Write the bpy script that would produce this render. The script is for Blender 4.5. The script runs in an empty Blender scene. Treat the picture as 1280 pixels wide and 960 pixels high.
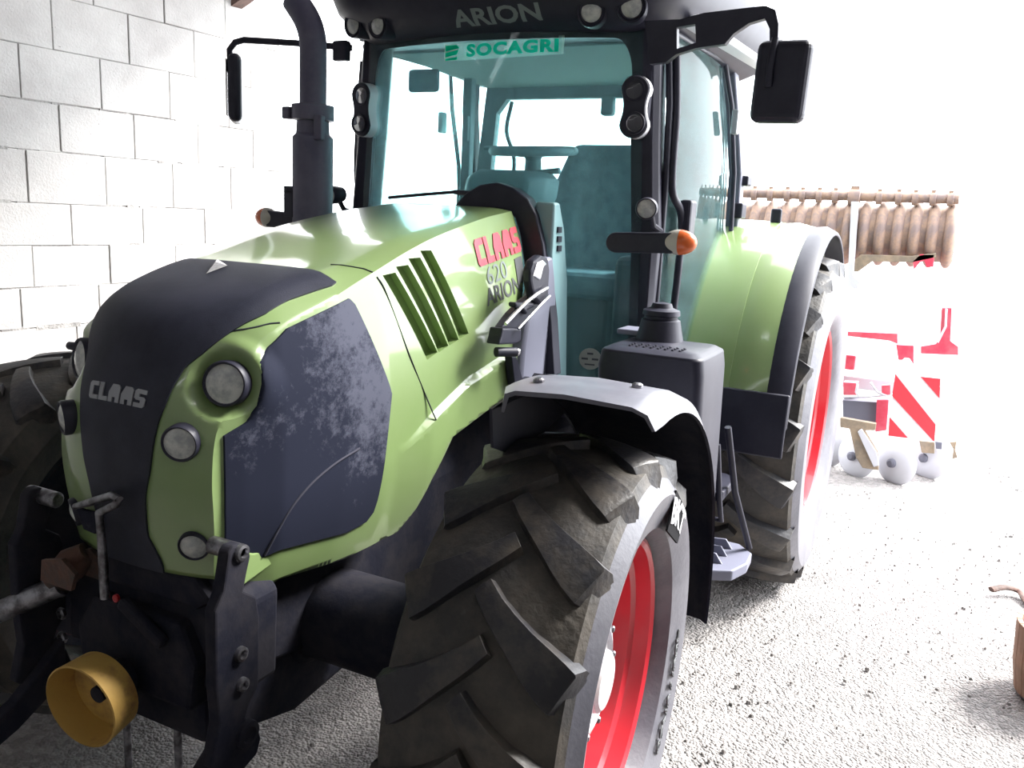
import bpy, bmesh, math, random
import numpy as np
from mathutils import Vector, Matrix, geometry
from mathutils.bvhtree import BVHTree
random.seed(4)
PI = math.pi
scene = bpy.context.scene
COL = scene.collection

# ------------------------------------------------------------------ camera
F, CXYZ, YAW, PIT, ROL = 1066.1, (1.7547, -1.9044, 1.852), 0.45751, 0.19717, 0.04942
fw = np.array([-math.sin(YAW)*math.cos(PIT), math.cos(YAW)*math.cos(PIT), -math.sin(PIT)])
r0 = np.array([math.cos(YAW), math.sin(YAW), 0.0])
u0 = np.cross(r0, fw)
rt = r0*math.cos(ROL)+u0*math.sin(ROL)
up = -r0*math.sin(ROL)+u0*math.cos(ROL)
CAM = np.array(CXYZ)
cd = bpy.data.cameras.new('camera')
cam = bpy.data.objects.new('camera', cd)
COL.objects.link(cam)
M = Matrix.Identity(4)
for i in range(3):
    M[i][0], M[i][1], M[i][2], M[i][3] = rt[i], up[i], -fw[i], CAM[i]
cam.matrix_world = M
cd.sensor_width = 36.0
cd.lens = F/1280*36.0
cd.clip_start = 0.05
scene.camera = cam

def ray(px, py):
    return fw*F + rt*(px-640) - up*(py-480)
def un(px, py, ax, v):
    """the point of the plane ax = v that the photograph shows at px, py"""
    d = ray(px, py)
    i = 'xyz'.index(ax)
    t = (v-CAM[i])/d[i]
    return Vector(CAM+t*d)
def proj(P):
    d = np.asarray(P, float)-CAM
    w = d@fw
    return np.stack([640+F*(d@rt)/w, 480-F*(d@up)/w], -1)

# ------------------------------------------------------------------ materials
def srgb(r, g, b):
    f = lambda c: (c/255/12.92) if c/255 <= .04045 else ((c/255+.055)/1.055)**2.4
    return (f(r), f(g), f(b), 1)
MATS = {}
def lin(r, g, b): return (r, g, b, 1)
def mat(name, col, rough=.5, metal=0.0, col2=None, scale=8.0, lo=.4, hi=.6, bump=0.0, bscale=60.0, spec=.5, detail=6, coat=0.0):
    if name in MATS: return MATS[name]
    m = bpy.data.materials.new(name); m.use_nodes = True
    nt = m.node_tree; b = nt.nodes['Principled BSDF']
    b.inputs['Roughness'].default_value = rough
    b.inputs['Metallic'].default_value = metal
    b.inputs['Specular IOR Level'].default_value = spec
    b.inputs['Coat Weight'].default_value = coat
    b.inputs['Coat Roughness'].default_value = .08
    tc = nt.nodes.new('ShaderNodeTexCoord')
    if col2 is not None:
        n = nt.nodes.new('ShaderNodeTexNoise'); n.inputs['Scale'].default_value = scale; n.inputs['Detail'].default_value = detail
        n.inputs['Roughness'].default_value = .65
        nt.links.new(tc.outputs['Object'], n.inputs['Vector'])
        cr = nt.nodes.new('ShaderNodeValToRGB')
        cr.color_ramp.elements[0].position = lo; cr.color_ramp.elements[1].position = hi
        cr.color_ramp.elements[0].color = col; cr.color_ramp.elements[1].color = col2
        nt.links.new(n.outputs['Fac'], cr.inputs['Fac']); nt.links.new(cr.outputs['Color'], b.inputs['Base Color'])
    else:
        b.inputs['Base Color'].default_value = col
    if bump:
        n2 = nt.nodes.new('ShaderNodeTexNoise'); n2.inputs['Scale'].default_value = bscale; n2.inputs['Detail'].default_value = 5
        nt.links.new(tc.outputs['Object'], n2.inputs['Vector'])
        bp = nt.nodes.new('ShaderNodeBump'); bp.inputs['Strength'].default_value = bump; bp.inputs['Distance'].default_value = .01
        nt.links.new(n2.outputs['Fac'], bp.inputs['Height']); nt.links.new(bp.outputs['Normal'], b.inputs['Normal'])
    MATS[name] = m
    return m
def lin(r, g, b): return (r, g, b, 1)
GREEN = mat('green_paint', lin(.195, .285, .105), .35, coat=.8, col2=lin(.22, .30, .13), scale=3, lo=.35, hi=.75)
BLACK = mat('black_plastic', lin(.018, .018, .031), .45, col2=lin(.027, .027, .042), scale=5, spec=.32)
GRILLE = mat('black_nose_mesh', lin(.016, .018, .030), .5, spec=.3, col2=lin(.026, .028, .044), scale=6, bump=.15, bscale=400)
def dust_mesh():
    m = mat('dusty_side_mesh', lin(.018, .021, .038), .8, spec=.15); nt = m.node_tree; b = nt.nodes['Principled BSDF']; N = nt.nodes.new; L = nt.links.new
    tc = N('ShaderNodeTexCoord'); n1 = N('ShaderNodeTexNoise'); n1.inputs['Scale'].default_value = 3.2; n1.inputs['Detail'].default_value = 3
    n2 = N('ShaderNodeTexNoise'); n2.inputs['Scale'].default_value = 34; n2.inputs['Detail'].default_value = 10; n2.inputs['Roughness'].default_value = .8
    L(tc.outputs['Object'], n1.inputs['Vector']); L(tc.outputs['Object'], n2.inputs['Vector'])
    sx = N('ShaderNodeSeparateXYZ'); L(tc.outputs['Object'], sx.inputs[0])
    my = N('ShaderNodeMapRange'); my.interpolation_type = 'SMOOTHSTEP'; my.inputs['From Min'].default_value = -.45; my.inputs['From Max'].default_value = -.05; my.inputs['To Min'].default_value = -.10; my.inputs['To Max'].default_value = .015; L(sx.outputs['Y'], my.inputs['Value'])
    mz = N('ShaderNodeMapRange'); mz.interpolation_type = 'SMOOTHSTEP'; mz.inputs['From Min'].default_value = 1.02; mz.inputs['From Max'].default_value = 1.32; mz.inputs['To Min'].default_value = -.12; mz.inputs['To Max'].default_value = .03; L(sx.outputs['Z'], mz.inputs['Value'])
    a1 = N('ShaderNodeMath'); a1.operation = 'ADD'; L(my.outputs[0], a1.inputs[0]); L(mz.outputs[0], a1.inputs[1])
    a2 = N('ShaderNodeMath'); a2.operation = 'MULTIPLY_ADD'; L(n1.outputs['Fac'], a2.inputs[0]); a2.inputs[1].default_value = .55; L(a1.outputs[0], a2.inputs[2])
    a3 = N('ShaderNodeMath'); a3.operation = 'MULTIPLY_ADD'; L(n2.outputs['Fac'], a3.inputs[0]); a3.inputs[1].default_value = .5; L(a2.outputs[0], a3.inputs[2])
    cr = N('ShaderNodeValToRGB'); e = cr.color_ramp.elements; e[0].position = .50; e[1].position = .60; e[0].color = lin(.016, .019, .036); e[1].color = lin(.085, .09, .125)
    L(a3.outputs[0], cr.inputs['Fac']); L(cr.outputs['Color'], b.inputs['Base Color'])
    return m
DUSTMESH = dust_mesh()
GREYPL = mat('grey_plastic', lin(.16, .165, .22), .45)
CHASSIS = mat('dirty_black_iron', lin(.013, .014, .024), .8, spec=.12, col2=lin(.028, .027, .034), scale=7, bump=.2, bscale=40)
STEEL = mat('worn_steel', lin(.34, .34, .37), .4, metal=.9, col2=lin(.12, .115, .125), scale=22)
CHROME = mat('chrome', lin(.8, .8, .83), .2, metal=.75)
RUBBER = mat('tyre_rubber', lin(.035, .033, .032), .6, col2=lin(.10, .085, .068), scale=5, lo=.42, hi=.68, bump=.35, bscale=45, detail=10)
LUG = mat('lug_rubber', lin(.020, .020, .025), .45, col2=lin(.085, .073, .06), scale=6, lo=.46, hi=.66, bump=.2, bscale=60, detail=9)
SIDEW = mat('dusty_skylit_sidewall', lin(.095, .095, .115), .38, col2=lin(.14, .14, .16), scale=6, bump=.1, bscale=80)  # dust tone lightened further to carry the sky sheen on the outer wall
RED = mat('red_rim_paint', lin(.50, .022, .035), .3, coat=.3)
HUBW = mat('pale_hub_paint', lin(.5, .5, .55), .45, col2=lin(.38, .36, .36), scale=12)
YELLOW = mat('chipped_yellow_paint', lin(.50, .31, .08), .7, col2=lin(.22, .11, .05), scale=9, lo=.52, hi=.72, bump=.15, bscale=50)
SILVER = mat('silver_reflector', lin(.95, .95, .95), .22, metal=.55)
RUST = mat('rusty_iron', lin(.10, .045, .03), .7, col2=lin(.05, .035, .03), scale=12, bump=.3, bscale=50)
LENSW = mat('clear_lamp_lens', lin(.55, .56, .52), .12, col2=lin(.35, .36, .36), scale=30)
ORANGE = mat('orange_lens', lin(.62, .12, .025), .25)
WHITEL = mat('pale_lens', lin(.5, .47, .42), .25)
LETSIL = mat('silver_lettering', lin(.30, .31, .33), .35, metal=.3)
LETGREY = mat('grey_lettering', lin(.17, .20, .20), .5)
LETRED = mat('red_lettering', lin(.55, .06, .09), .4)
LETDARK = mat('dark_lettering', lin(.06, .065, .07), .5)
LETGREEN = None
def translucent(name, col, fac):
    m = bpy.data.materials.new(name); m.use_nodes = True; nt = m.node_tree; nt.nodes.clear(); N = nt.nodes.new; L = nt.links.new
    o = N('ShaderNodeOutputMaterial'); t = N('ShaderNodeBsdfTransparent'); tl = N('ShaderNodeBsdfTranslucent'); tl.inputs['Color'].default_value = col
    d = N('ShaderNodeBsdfDiffuse'); d.inputs['Color'].default_value = col; a = N('ShaderNodeMixShader'); a.inputs[0].default_value = .6; L(d.outputs[0], a.inputs[1]); L(tl.outputs[0], a.inputs[2])
    b = N('ShaderNodeMixShader'); b.inputs[0].default_value = fac; L(t.outputs[0], b.inputs[1]); L(a.outputs[0], b.inputs[2]); L(b.outputs[0], o.inputs['Surface']); return m
FILM = translucent('clear_sticker_film', lin(.75, .92, .86), .4)
WHITEP = mat('white_paint', lin(.62, .62, .66), .45)
LETGREEN = translucent('green_lettering', lin(.01, .72, .48), .95)
CREAM = mat('cream_sticker', lin(.36, .36, .32), .5)
SIGNRED = mat('sign_red', lin(.55, .03, .045), .45)
IMPRED = mat('implement_red', lin(.48, .035, .07), .45, col2=lin(.5, .09, .12), scale=6)
IMPRUST = mat('roller_rust', lin(.30, .20, .145), .75, col2=lin(.19, .14, .13), scale=14)
IMPDARK = mat('implement_grey', lin(.10, .10, .13), .6)
IMPTAN = mat('implement_tan_soil', lin(.25, .19, .13), .8, col2=lin(.16, .13, .10), scale=12)
IMPLIGHT = mat('implement_pale_steel', lin(.46, .46, .5), .5)
HEADL = mat('headliner_cloth', lin(.16, .2, .18), .9)
SEAT = mat('seat_cloth', lin(.09, .13, .17), .9, col2=lin(.13, .18, .22), scale=20)
DASH = mat('dash_plastic', lin(.10, .13, .15), .6)
WOOD = mat('weathered_wood', lin(.16, .10, .085), .8, col2=lin(.1, .07, .06), scale=12)
STAVE = mat('tan_staves', lin(.33, .20, .13), .75, col2=lin(.24, .14, .09), scale=10)
STAVEIN = mat('brown_tub_inside', lin(.14, .06, .05), .8)
PEBBLE = mat('pebble_stone', lin(.15, .145, .14), .8, col2=lin(.28, .26, .25), scale=5)
CONC = mat('barn_plaster', lin(.38, .37, .36), .9, col2=lin(.3, .29, .28), scale=2)

def glass_mat(name, tint, dirt, dcol, scale=9.0, ior=1.3, streak=False):
    m = bpy.data.materials.new(name); m.use_nodes = True
    nt = m.node_tree; nt.nodes.clear()
    N = nt.nodes.new; L = nt.links.new
    out = N('ShaderNodeOutputMaterial'); tr = N('ShaderNodeBsdfTransparent'); tr.inputs['Color'].default_value = tint
    gl = N('ShaderNodeBsdfGlossy'); gl.inputs['Roughness'].default_value = .03
    fr = N('ShaderNodeFresnel'); fr.inputs['IOR'].default_value = ior
    mx = N('ShaderNodeMixShader'); L(fr.outputs[0], mx.inputs[0]); L(tr.outputs[0], mx.inputs[1]); L(gl.outputs[0], mx.inputs[2])
    df = N('ShaderNodeBsdfDiffuse'); df.inputs['Color'].default_value = dcol
    tl = N('ShaderNodeBsdfTranslucent'); tl.inputs['Color'].default_value = dcol
    dm = N('ShaderNodeMixShader'); dm.inputs[0].default_value = .5; L(df.outputs[0], dm.inputs[1]); L(tl.outputs[0], dm.inputs[2])
    tc = N('ShaderNodeTexCoord'); n = N('ShaderNodeTexNoise'); n.inputs['Scale'].default_value = scale; n.inputs['Detail'].default_value = 10
    n.inputs['Roughness'].default_value = .75
    mp = N('ShaderNodeMapping'); mp.inputs['Scale'].default_value = (2.2, 2.2, .8) if streak else (1, 1, 1); mp.inputs['Rotation'].default_value = (0, .35 if streak else 0, 0)
    L(tc.outputs['Object'], mp.inputs['Vector']); L(mp.outputs[0], n.inputs['Vector'])
    mr = N('ShaderNodeMapRange'); mr.inputs['From Min'].default_value = .35; mr.inputs['From Max'].default_value = .72
    mr.inputs['To Min'].default_value = dirt*.45; mr.inputs['To Max'].default_value = dirt*1.8
    L(n.outputs['Fac'], mr.inputs['Value'])
    m2 = N('ShaderNodeMixShader'); L(mr.outputs[0], m2.inputs[0]); L(mx.outputs[0], m2.inputs[1]); L(dm.outputs[0], m2.inputs[2])
    L(m2.outputs[0], out.inputs['Surface'])
    MATS[name] = m
    return m
GLASS = glass_mat('dirty_teal_glass', lin(.76, .94, .93), .105, lin(.46, .66, .72), streak=True)
DGLASS = glass_mat('pale_side_glass', lin(.88, .98, .98), .05, lin(.40, .6, .62), ior=1.12)

# ------------------------------------------------------------------ mesh helpers
class MB:
    def __init__(s): s.v = []; s.f = []; s.m = []
    def add(s, vs, fs, mi=0):
        o = len(s.v); s.v += [tuple(map(float, q)) for q in vs]
        for f in fs: s.f.append(tuple(o+i for i in f)); s.m.append(mi)
        return s
    def box(s, c, d, R=None, mi=0, taper=1.0):
        x, y, z = d[0]/2, d[1]/2, d[2]/2; c = Vector(c)
        vs = []
        for k in (-1, 1):
            t = taper if k > 0 else 1.0
            for a, b in ((-1, -1), (1, -1), (1, 1), (-1, 1)):
                q = Vector((a*x*t, b*y*t, k*z)); vs.append(c+(R @ q if R else q))
        return s.add(vs, [(3, 2, 1, 0), (4, 5, 6, 7), (0, 1, 5, 4), (1, 2, 6, 5), (2, 3, 7, 6), (3, 0, 4, 7)], mi)
    def tube(s, pts, r, n=12, mi=0, cap=True, flat=None):
        pts = [Vector(q) for q in pts]; rs = r if hasattr(r, '__len__') else [r]*len(pts)
        rings = []; prev = None
        for i, q in enumerate(pts):
            t = (pts[min(i+1, len(pts)-1)]-pts[max(i-1, 0)]).normalized()
            a = prev if prev is not None else (Vector((0, 0, 1)) if abs(t.z) < .9 else Vector((1, 0, 0)))
            a = (a-t*a.dot(t)).normalized(); prev = a; b = t.cross(a)
            rings.append([q+rs[i]*(math.cos(2*PI*k/n)*a*(flat or 1)+math.sin(2*PI*k/n)*b) for k in range(n)])
        return s.loft(rings, mi=mi, cap=cap)
    def loft(s, rings, closed=True, cap=True, mi=0):
        n = len(rings[0]); vs = [q for r_ in rings for q in r_]; fs = []
        for i in range(len(rings)-1):
            for k in range(n if closed else n-1):
                a = i*n+k; b = i*n+(k+1) % n
                fs.append((a, b, b+n, a+n))
        if cap and closed:
            fs.append(tuple(range(n-1, -1, -1))); fs.append(tuple((len(rings)-1)*n+k for k in range(n)))
        return s.add(vs, fs, mi)
    def lathe(s, prof, M=None, n=32, mi=0, cap0=False, cap1=False, mis=None):
        """profile of (x along the axis, radius); axis = local +x, mapped by M"""
        M = M or Matrix.Identity(4); o = len(s.v)
        for x, r_ in prof:
            for k in range(n):
                a = 2*PI*k/n; s.v.append(tuple(M @ Vector((x, r_*math.cos(a), r_*math.sin(a)))))
        for i in range(len(prof)-1):
            for k in range(n):
                a = o+i*n+k; b = o+i*n+(k+1) % n
                s.f.append((a, b, b+n, a+n)); s.m.append(mis[i] if mis else mi)
        if cap0: s.f.append(tuple(o+k for k in range(n-1, -1, -1))); s.m.append(mis[0] if mis else mi)
        if cap1: s.f.append(tuple(o+(len(prof)-1)*n+k for k in range(n))); s.m.append(mis[-1] if mis else mi)
        return s
    def prism(s, poly, ext, mi=0):
        """poly: 3-D outline, ext: extrusion vector"""
        n = len(poly); e = Vector(ext); vs = [Vector(q) for q in poly]+[Vector(q)+e for q in poly]
        return s.add(vs, [tuple(range(n-1, -1, -1)), tuple(range(n, 2*n))]+[(k, (k+1) % n, n+(k+1) % n, n+k) for k in range(n)], mi)
    def mesh(s, name, mats):
        me = bpy.data.meshes.new(name); me.from_pydata(s.v, [], s.f)
        for m in (mats if isinstance(mats, (list, tuple)) else [mats]): me.materials.append(m)
        if any(s.m): me.polygons.foreach_set('material_index', s.m)
        bm = bmesh.new(); bm.from_mesh(me); bmesh.ops.remove_doubles(bm, verts=bm.verts, dist=1e-5)
        bmesh.ops.recalc_face_normals(bm, faces=bm.faces); bm.to_mesh(me); bm.free()
        return me
    def build(s, name, mats, parent=None, smooth=40, bevel=0, seg=2):
        me = s.mesh(name, mats)
        if smooth:
            me.polygons.foreach_set('use_smooth', [True]*len(me.polygons)); me.set_sharp_from_angle(angle=math.radians(smooth))
        o = bpy.data.objects.new(name, me); COL.objects.link(o)
        if parent is not None: o.parent = parent
        if bevel:
            b = o.modifiers.new('bevel', 'BEVEL'); b.width = bevel; b.segments = seg; b.limit_method = 'ANGLE'; b.angle_limit = math.radians(35)
            b.harden_normals = False
        return o
def empty(name, parent=None, loc=(0, 0, 0)):
    o = bpy.data.objects.new(name, None); COL.objects.link(o); o.location = loc; o.empty_display_size = .1
    if parent is not None: o.parent = parent
    return o
def tag(o, label=None, cat=None, group=None, kind=None):
    if label: o['label'] = label
    if cat: o['category'] = cat
    if group: o['group'] = group
    if kind: o['kind'] = kind
    return o
def aim(loc, d, roll=0.0):
    """matrix whose local +x looks along d"""
    d = Vector(d).normalized(); u = Vector((0, 0, 1)) if abs(d.z) < .95 else Vector((0, 1, 0))
    y = u.cross(d).normalized(); z = d.cross(y)
    m = Matrix.Identity(4)
    for i in range(3): m[i][0], m[i][1], m[i][2], m[i][3] = d[i], y[i], z[i], loc[i]
    return m
def mirx(q): return Vector((-q[0], q[1], q[2]))
def catmull(pts, n):
    pts = [np.array(q, float) for q in pts]; P = [2*pts[0]-pts[1]]+pts+[2*pts[-1]-pts[-2]]; out = []
    for i in range(1, len(P)-2):
        for k in range(n):
            t = k/n; a, b, c, d = P[i-1], P[i], P[i+1], P[i+2]
            out.append(.5*((2*b)+(-a+c)*t+(2*a-5*b+4*c-d)*t*t+(-a+3*b-3*c+d)*t**3))
    out.append(pts[-1]); return np.array(out)
def inside(poly, x, y):
    c = False; j = len(poly)-1
    for i in range(len(poly)):
        xi, yi = poly[i]; xj, yj = poly[j]
        if (yi > y) != (yj > y) and x < (xj-xi)*(y-yi)/(yj-yi)+xi: c = not c
        j = i
    return c
def densify(poly, step):
    out = []
    for i, a in enumerate(poly):
        b = poly[(i+1) % len(poly)]; L = math.dist(a, b); n = max(1, int(L/step))
        out += [(a[0]+(b[0]-a[0])*k/n, a[1]+(b[1]-a[1])*k/n) for k in range(n)]
    return out
def cdt(outer, step, holes=(), edges=()):
    """triangles that fill a 2-D outline, with points inside every step"""
    outer = densify(outer, step); vs = [Vector(q) for q in outer]; es = [(i, (i+1) % len(outer)) for i in range(len(outer))]
    hs = []
    for h in holes:
        hd = densify(h, step); o = len(vs); vs += [Vector(q) for q in hd]; es += [(o+i, o+(i+1) % len(hd)) for i in range(len(hd))]; hs.append(hd)
    for e in edges:
        o = len(vs); vs += [Vector(q) for q in e]; es += [(o+i, o+i+1) for i in range(len(e)-1)]
    xs = [q[0] for q in outer]; ys = [q[1] for q in outer]
    x = min(xs)+step/2
    while x < max(xs):
        y = min(ys)+step/2
        while y < max(ys):
            if inside(outer, x, y) and not any(inside(h, x, y) for h in hs):
                vs.append(Vector((x, y)))
            y += step
        x += step
    r_ = geometry.delaunay_2d_cdt(vs, es, [], 0, 1e-6)
    V, T = r_[0], r_[2]; tris = []
    for t in T:
        c = sum((V[i] for i in t), Vector((0, 0)))/3
        if len(t) == 3 and inside(outer, c.x, c.y) and not any(inside(h, c.x, c.y) for h in hs): tris.append(tuple(t))
    return V, tris
def sheet(name, V, tris, fn, mats, parent, thick=.004, smooth=50, mirror=False):
    """2-D triangles laid on a surface by fn(u, v, off), given a thickness"""
    mb = MB(); n = len(V); sg = -1 if mirror else 1
    A = [fn(q[0], q[1], 0.0) for q in V]; B = [fn(q[0], q[1], -thick) for q in V]
    cnt = {}
    for t in tris:
        for i in range(3):
            e = (t[i], t[(i+1) % 3]); cnt[tuple(sorted(e))] = None if tuple(sorted(e)) in cnt else e
    fs = [t for t in tris]+[tuple(n+i for i in reversed(t)) for t in tris]+[(e[0], n+e[0], n+e[1], e[1]) for e in cnt.values() if e]
    mb.add([(sg*q[0], q[1], q[2]) for q in A+B], fs)
    return mb.build(name, mats, parent, smooth)
def text_mesh(body, size, xs=1.0, bold=0.0, extrude=0.0, outline=0.0, space=1.0):
    c = bpy.data.curves.new('lettering', 'FONT'); c.body = body; c.size = size; c.align_x = 'CENTER'; c.align_y = 'CENTER'
    c.space_character = space; c.offset = bold; c.extrude = extrude; c.resolution_u = 3
    if outline: c.fill_mode = 'NONE'; c.bevel_depth = outline; c.bevel_resolution = 1
    o = bpy.data.objects.new('lettering', c); COL.objects.link(o)
    dg = bpy.context.evaluated_depsgraph_get(); dg.update()
    me = bpy.data.meshes.new_from_object(o.evaluated_get(dg)); bpy.data.objects.remove(o)
    bm = bmesh.new(); bm.from_mesh(me)
    for ax in (0, 1):                     # slice the flat letters so that they can bend
        lo = min(v.co[ax] for v in bm.verts); hi = max(v.co[ax] for v in bm.verts); n = max(4, int((hi-lo)/.015)) if not outline else 1
        for k in range(1, n):
            no = Vector((1, 0, 0)) if ax == 0 else Vector((0, 1, 0))
            bmesh.ops.bisect_plane(bm, geom=bm.verts[:]+bm.edges[:]+bm.faces[:], plane_co=no*(lo+(hi-lo)*k/n), plane_no=no)
    bm.to_mesh(me); bm.free()
    for v in me.vertices: v.co.x *= xs
    return me
def fit(me, w_, h_):
    xs = [v.co.x for v in me.vertices]; ys = [v.co.y for v in me.vertices]; cx, cy = (max(xs)+min(xs))/2, (max(ys)+min(ys))/2
    kx, ky = w_/(max(xs)-min(xs)), h_/(max(ys)-min(ys))
    for v in me.vertices: v.co.x = (v.co.x-cx)*kx; v.co.y = (v.co.y-cy)*ky
    return me
def text_obj(name, me, m, parent, fn):
    """letters moved point by point: fn(u, v, w)"""
    for v in me.vertices: v.co = fn(*v.co)
    me.name = name; me.materials.clear(); me.materials.append(m)
    o = bpy.data.objects.new(name, me); COL.objects.link(o); o.parent = parent
    return o
# blocky letters, unit height, each glyph (width, [polygons])
GLY = {
 'C': (.62, [[(.0, .12), (.1, 0), (.62, 0), (.62, .24), (.26, .24), (.26, .76), (.62, .76), (.62, 1), (.12, 1), (0, .88)]]),
 'L': (.56, [[(0, 0), (.56, 0), (.56, .24), (.26, .24), (.26, 1), (0, 1)]]),
 'A': (.70, [[(0, 0), (.25, 0), (.25, .28), (.45, .28), (.45, 0), (.70, 0), (.70, .86), (.58, 1), (.2, 1), (0, .55)], ]),
 'S': (.62, [[(0, 0), (.5, 0), (.62, .12), (.62, .5), (.5, .6), (.26, .6), (.26, .76), (.62, .76), (.62, 1), (.12, 1), (0, .88), (0, .5), (.12, .4), (.36, .4), (.36, .24), (0, .24)]]),
}
def block_text(word, h, gap=.10, shear=0.0, wide=1.0):
    """outlines of the word, centred, as lists of 2-D points"""
    W = sum(GLY[c][0]+gap for c in word)-gap; x = -W/2; out = []
    for c in word:
        for p in GLY[c][1]: out.append([((a+x+shear*b)*h*wide, (b-.5)*h) for a, b in p])
        x += GLY[c][0]+gap
    return out
def letters(name, polys, fn, m, parent, thick=.003, step=.012):
    mb = MB()
    for p in polys:
        V, T = cdt(p, step); n = len(V); cnt = {}
        for t in T:
            for i in range(3):
                e = (t[i], t[(i+1) % 3]); k = tuple(sorted(e)); cnt[k] = None if k in cnt else e
        fs = list(T)+[tuple(n+i for i in reversed(t)) for t in T]+[(e[0], n+e[0], n+e[1], e[1]) for e in cnt.values() if e]
        mb.add([fn(q[0], q[1], thick) for q in V]+[fn(q[0], q[1], 0) for q in V], fs)
    return mb.build(name, m, parent, 30)
def parts_mirrored(fn):
    for s in (1, -1): fn(s)

# ------------------------------------------------------------------ the place
PSI, XWALL = 0.06454, -3.13
def wp(s, z, off=0.0):
    return Vector((XWALL+s*math.sin(PSI)+off*math.cos(PSI), s*math.cos(PSI)-off*math.sin(PSI), z))
def build_wall():
    lines = [-.02, .262, .528, .795, 1.043, 1.283, 1.53, 1.776, 2.078, 2.355, 2.655, 2.955, 3.25]
    first = [1.13, 1.6, 1.385, 1.616, 1.277, 1.364, 1.617, 1.361, 1.575, 1.354, 1.56, 1.33]
    S0, S1 = -6.0, 3.35
    rnd = random.Random(7); mb = MB()
    mb.prism([wp(S0, 0, -.006), wp(S1, 0, -.006), wp(S1, 3.25, -.006), wp(S0, 3.25, -.006)], wp(0, 0, -.2)-wp(0, 0, -.006), mi=1)
    for k in range(len(lines)-1):
        z0, z1 = lines[k], lines[k+1]; s = first[k]
        while s > S0: s -= .5
        while s < S1:
            a, b = max(s, S0), min(s+.5, S1); s += .5
            if b-a < .03: continue
            g = .0018; o = rnd.uniform(-.003, .003); sl = rnd.uniform(-.004, .004)
            za, zb = z0+rnd.uniform(.001, .003), z1-rnd.uniform(.001, .003)
            A = [wp(a+g, za, -.1), wp(b-g, za, -.1), wp(b-g, zb, -.1), wp(a+g, zb, -.1)]
            B = [wp(a+g+.001, za, o), wp(b-g-.001, za+sl, o), wp(b-g-.001, zb+sl, o), wp(a+g+.001, zb, o)]
            e = .004
            Cc = [wp(a+g+e, za+e, o+.004), wp(b-g-e, za+e+sl, o+.004), wp(b-g-e, zb-e+sl, o+.004), wp(a+g+e, zb-e, o+.004)]
            mb.loft([A, B, Cc])
        if rnd.random() < .9:     # smeared bed mortar, running in broken lumps along the course
            s = S0
            while s < S1-.2:
                L = rnd.uniform(.05, .4); t = rnd.uniform(.006, .014)
                if rnd.random() < .72:
                    mb.prism([wp(s, z1-t, -.02), wp(s+L, z1-t*rnd.uniform(.6, 1.2), -.02), wp(s+L, z1+t*rnd.uniform(.5, 1.2), -.02), wp(s, z1+t, -.02)], wp(0, 0, rnd.uniform(.019, .026))-wp(0, 0, 0), mi=1)
                s += L+rnd.uniform(0, .06)
    m = bpy.data.materials.new('concrete_block'); m.use_nodes = True; nt = m.node_tree; b = nt.nodes['Principled BSDF']
    b.inputs['Roughness'].default_value = .95; b.inputs['Specular IOR Level'].default_value = .15
    tc = nt.nodes.new('ShaderNodeTexCoord'); N = nt.nodes.new; L = nt.links.new
    n1 = N('ShaderNodeTexNoise'); n1.inputs['Scale'].default_value = 2.2; n1.inputs['Detail'].default_value = 8; n1.inputs['Roughness'].default_value = .7
    n2 = N('ShaderNodeTexVoronoi'); n2.inputs['Scale'].default_value = 55
    n3 = N('ShaderNodeTexNoise'); n3.inputs['Scale'].default_value = 70; n3.inputs['Detail'].default_value = 6
    for q in (n1, n2, n3): L(tc.outputs['Object'], q.inputs['Vector'])
    c1 = N('ShaderNodeValToRGB'); c1.color_ramp.elements[0].position = .33; c1.color_ramp.elements[1].position = .66
    c1.color_ramp.elements[0].color = lin(.45, .435, .425); c1.color_ramp.elements[1].color = lin(.58, .57, .555); L(n1.outputs['Fac'], c1.inputs['Fac'])
    pit = N('ShaderNodeMath'); pit.operation = 'LESS_THAN'; L(n2.outputs['Distance'], pit.inputs[0])
    gate = N('ShaderNodeMath'); gate.operation = 'MULTIPLY'
    th = N('ShaderNodeMapRange'); th.inputs['From Min'].default_value = .52; th.inputs['From Max'].default_value = .75; th.inputs['To Min'].default_value = 0; th.inputs['To Max'].default_value = .24
    L(n3.outputs['Fac'], th.inputs['Value']); L(th.outputs[0], pit.inputs[1])
    mx = N('ShaderNodeMix'); mx.data_type = 'RGBA'; L(pit.outputs[0], mx.inputs['Factor']); L(c1.outputs['Color'], mx.inputs['A']); mx.inputs['B'].default_value = lin(.22, .21, .205)
    L(mx.outputs['Result'], b.inputs['Base Color'])
    bp = N('ShaderNodeBump'); bp.inputs['Strength'].default_value = .5; bp.inputs['Distance'].default_value = .006
    L(n3.outputs['Fac'], bp.inputs['Height']); L(bp.outputs['Normal'], b.inputs['Normal'])
    mortar = mat('mortar', lin(.40, .39, .375), .95, col2=lin(.16, .155, .15), scale=6, lo=.42, hi=.66, bump=.6, bscale=70)
    tag(mb.build('wall_left', [m, mortar], None, 0), kind='structure')
build_wall()

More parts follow.
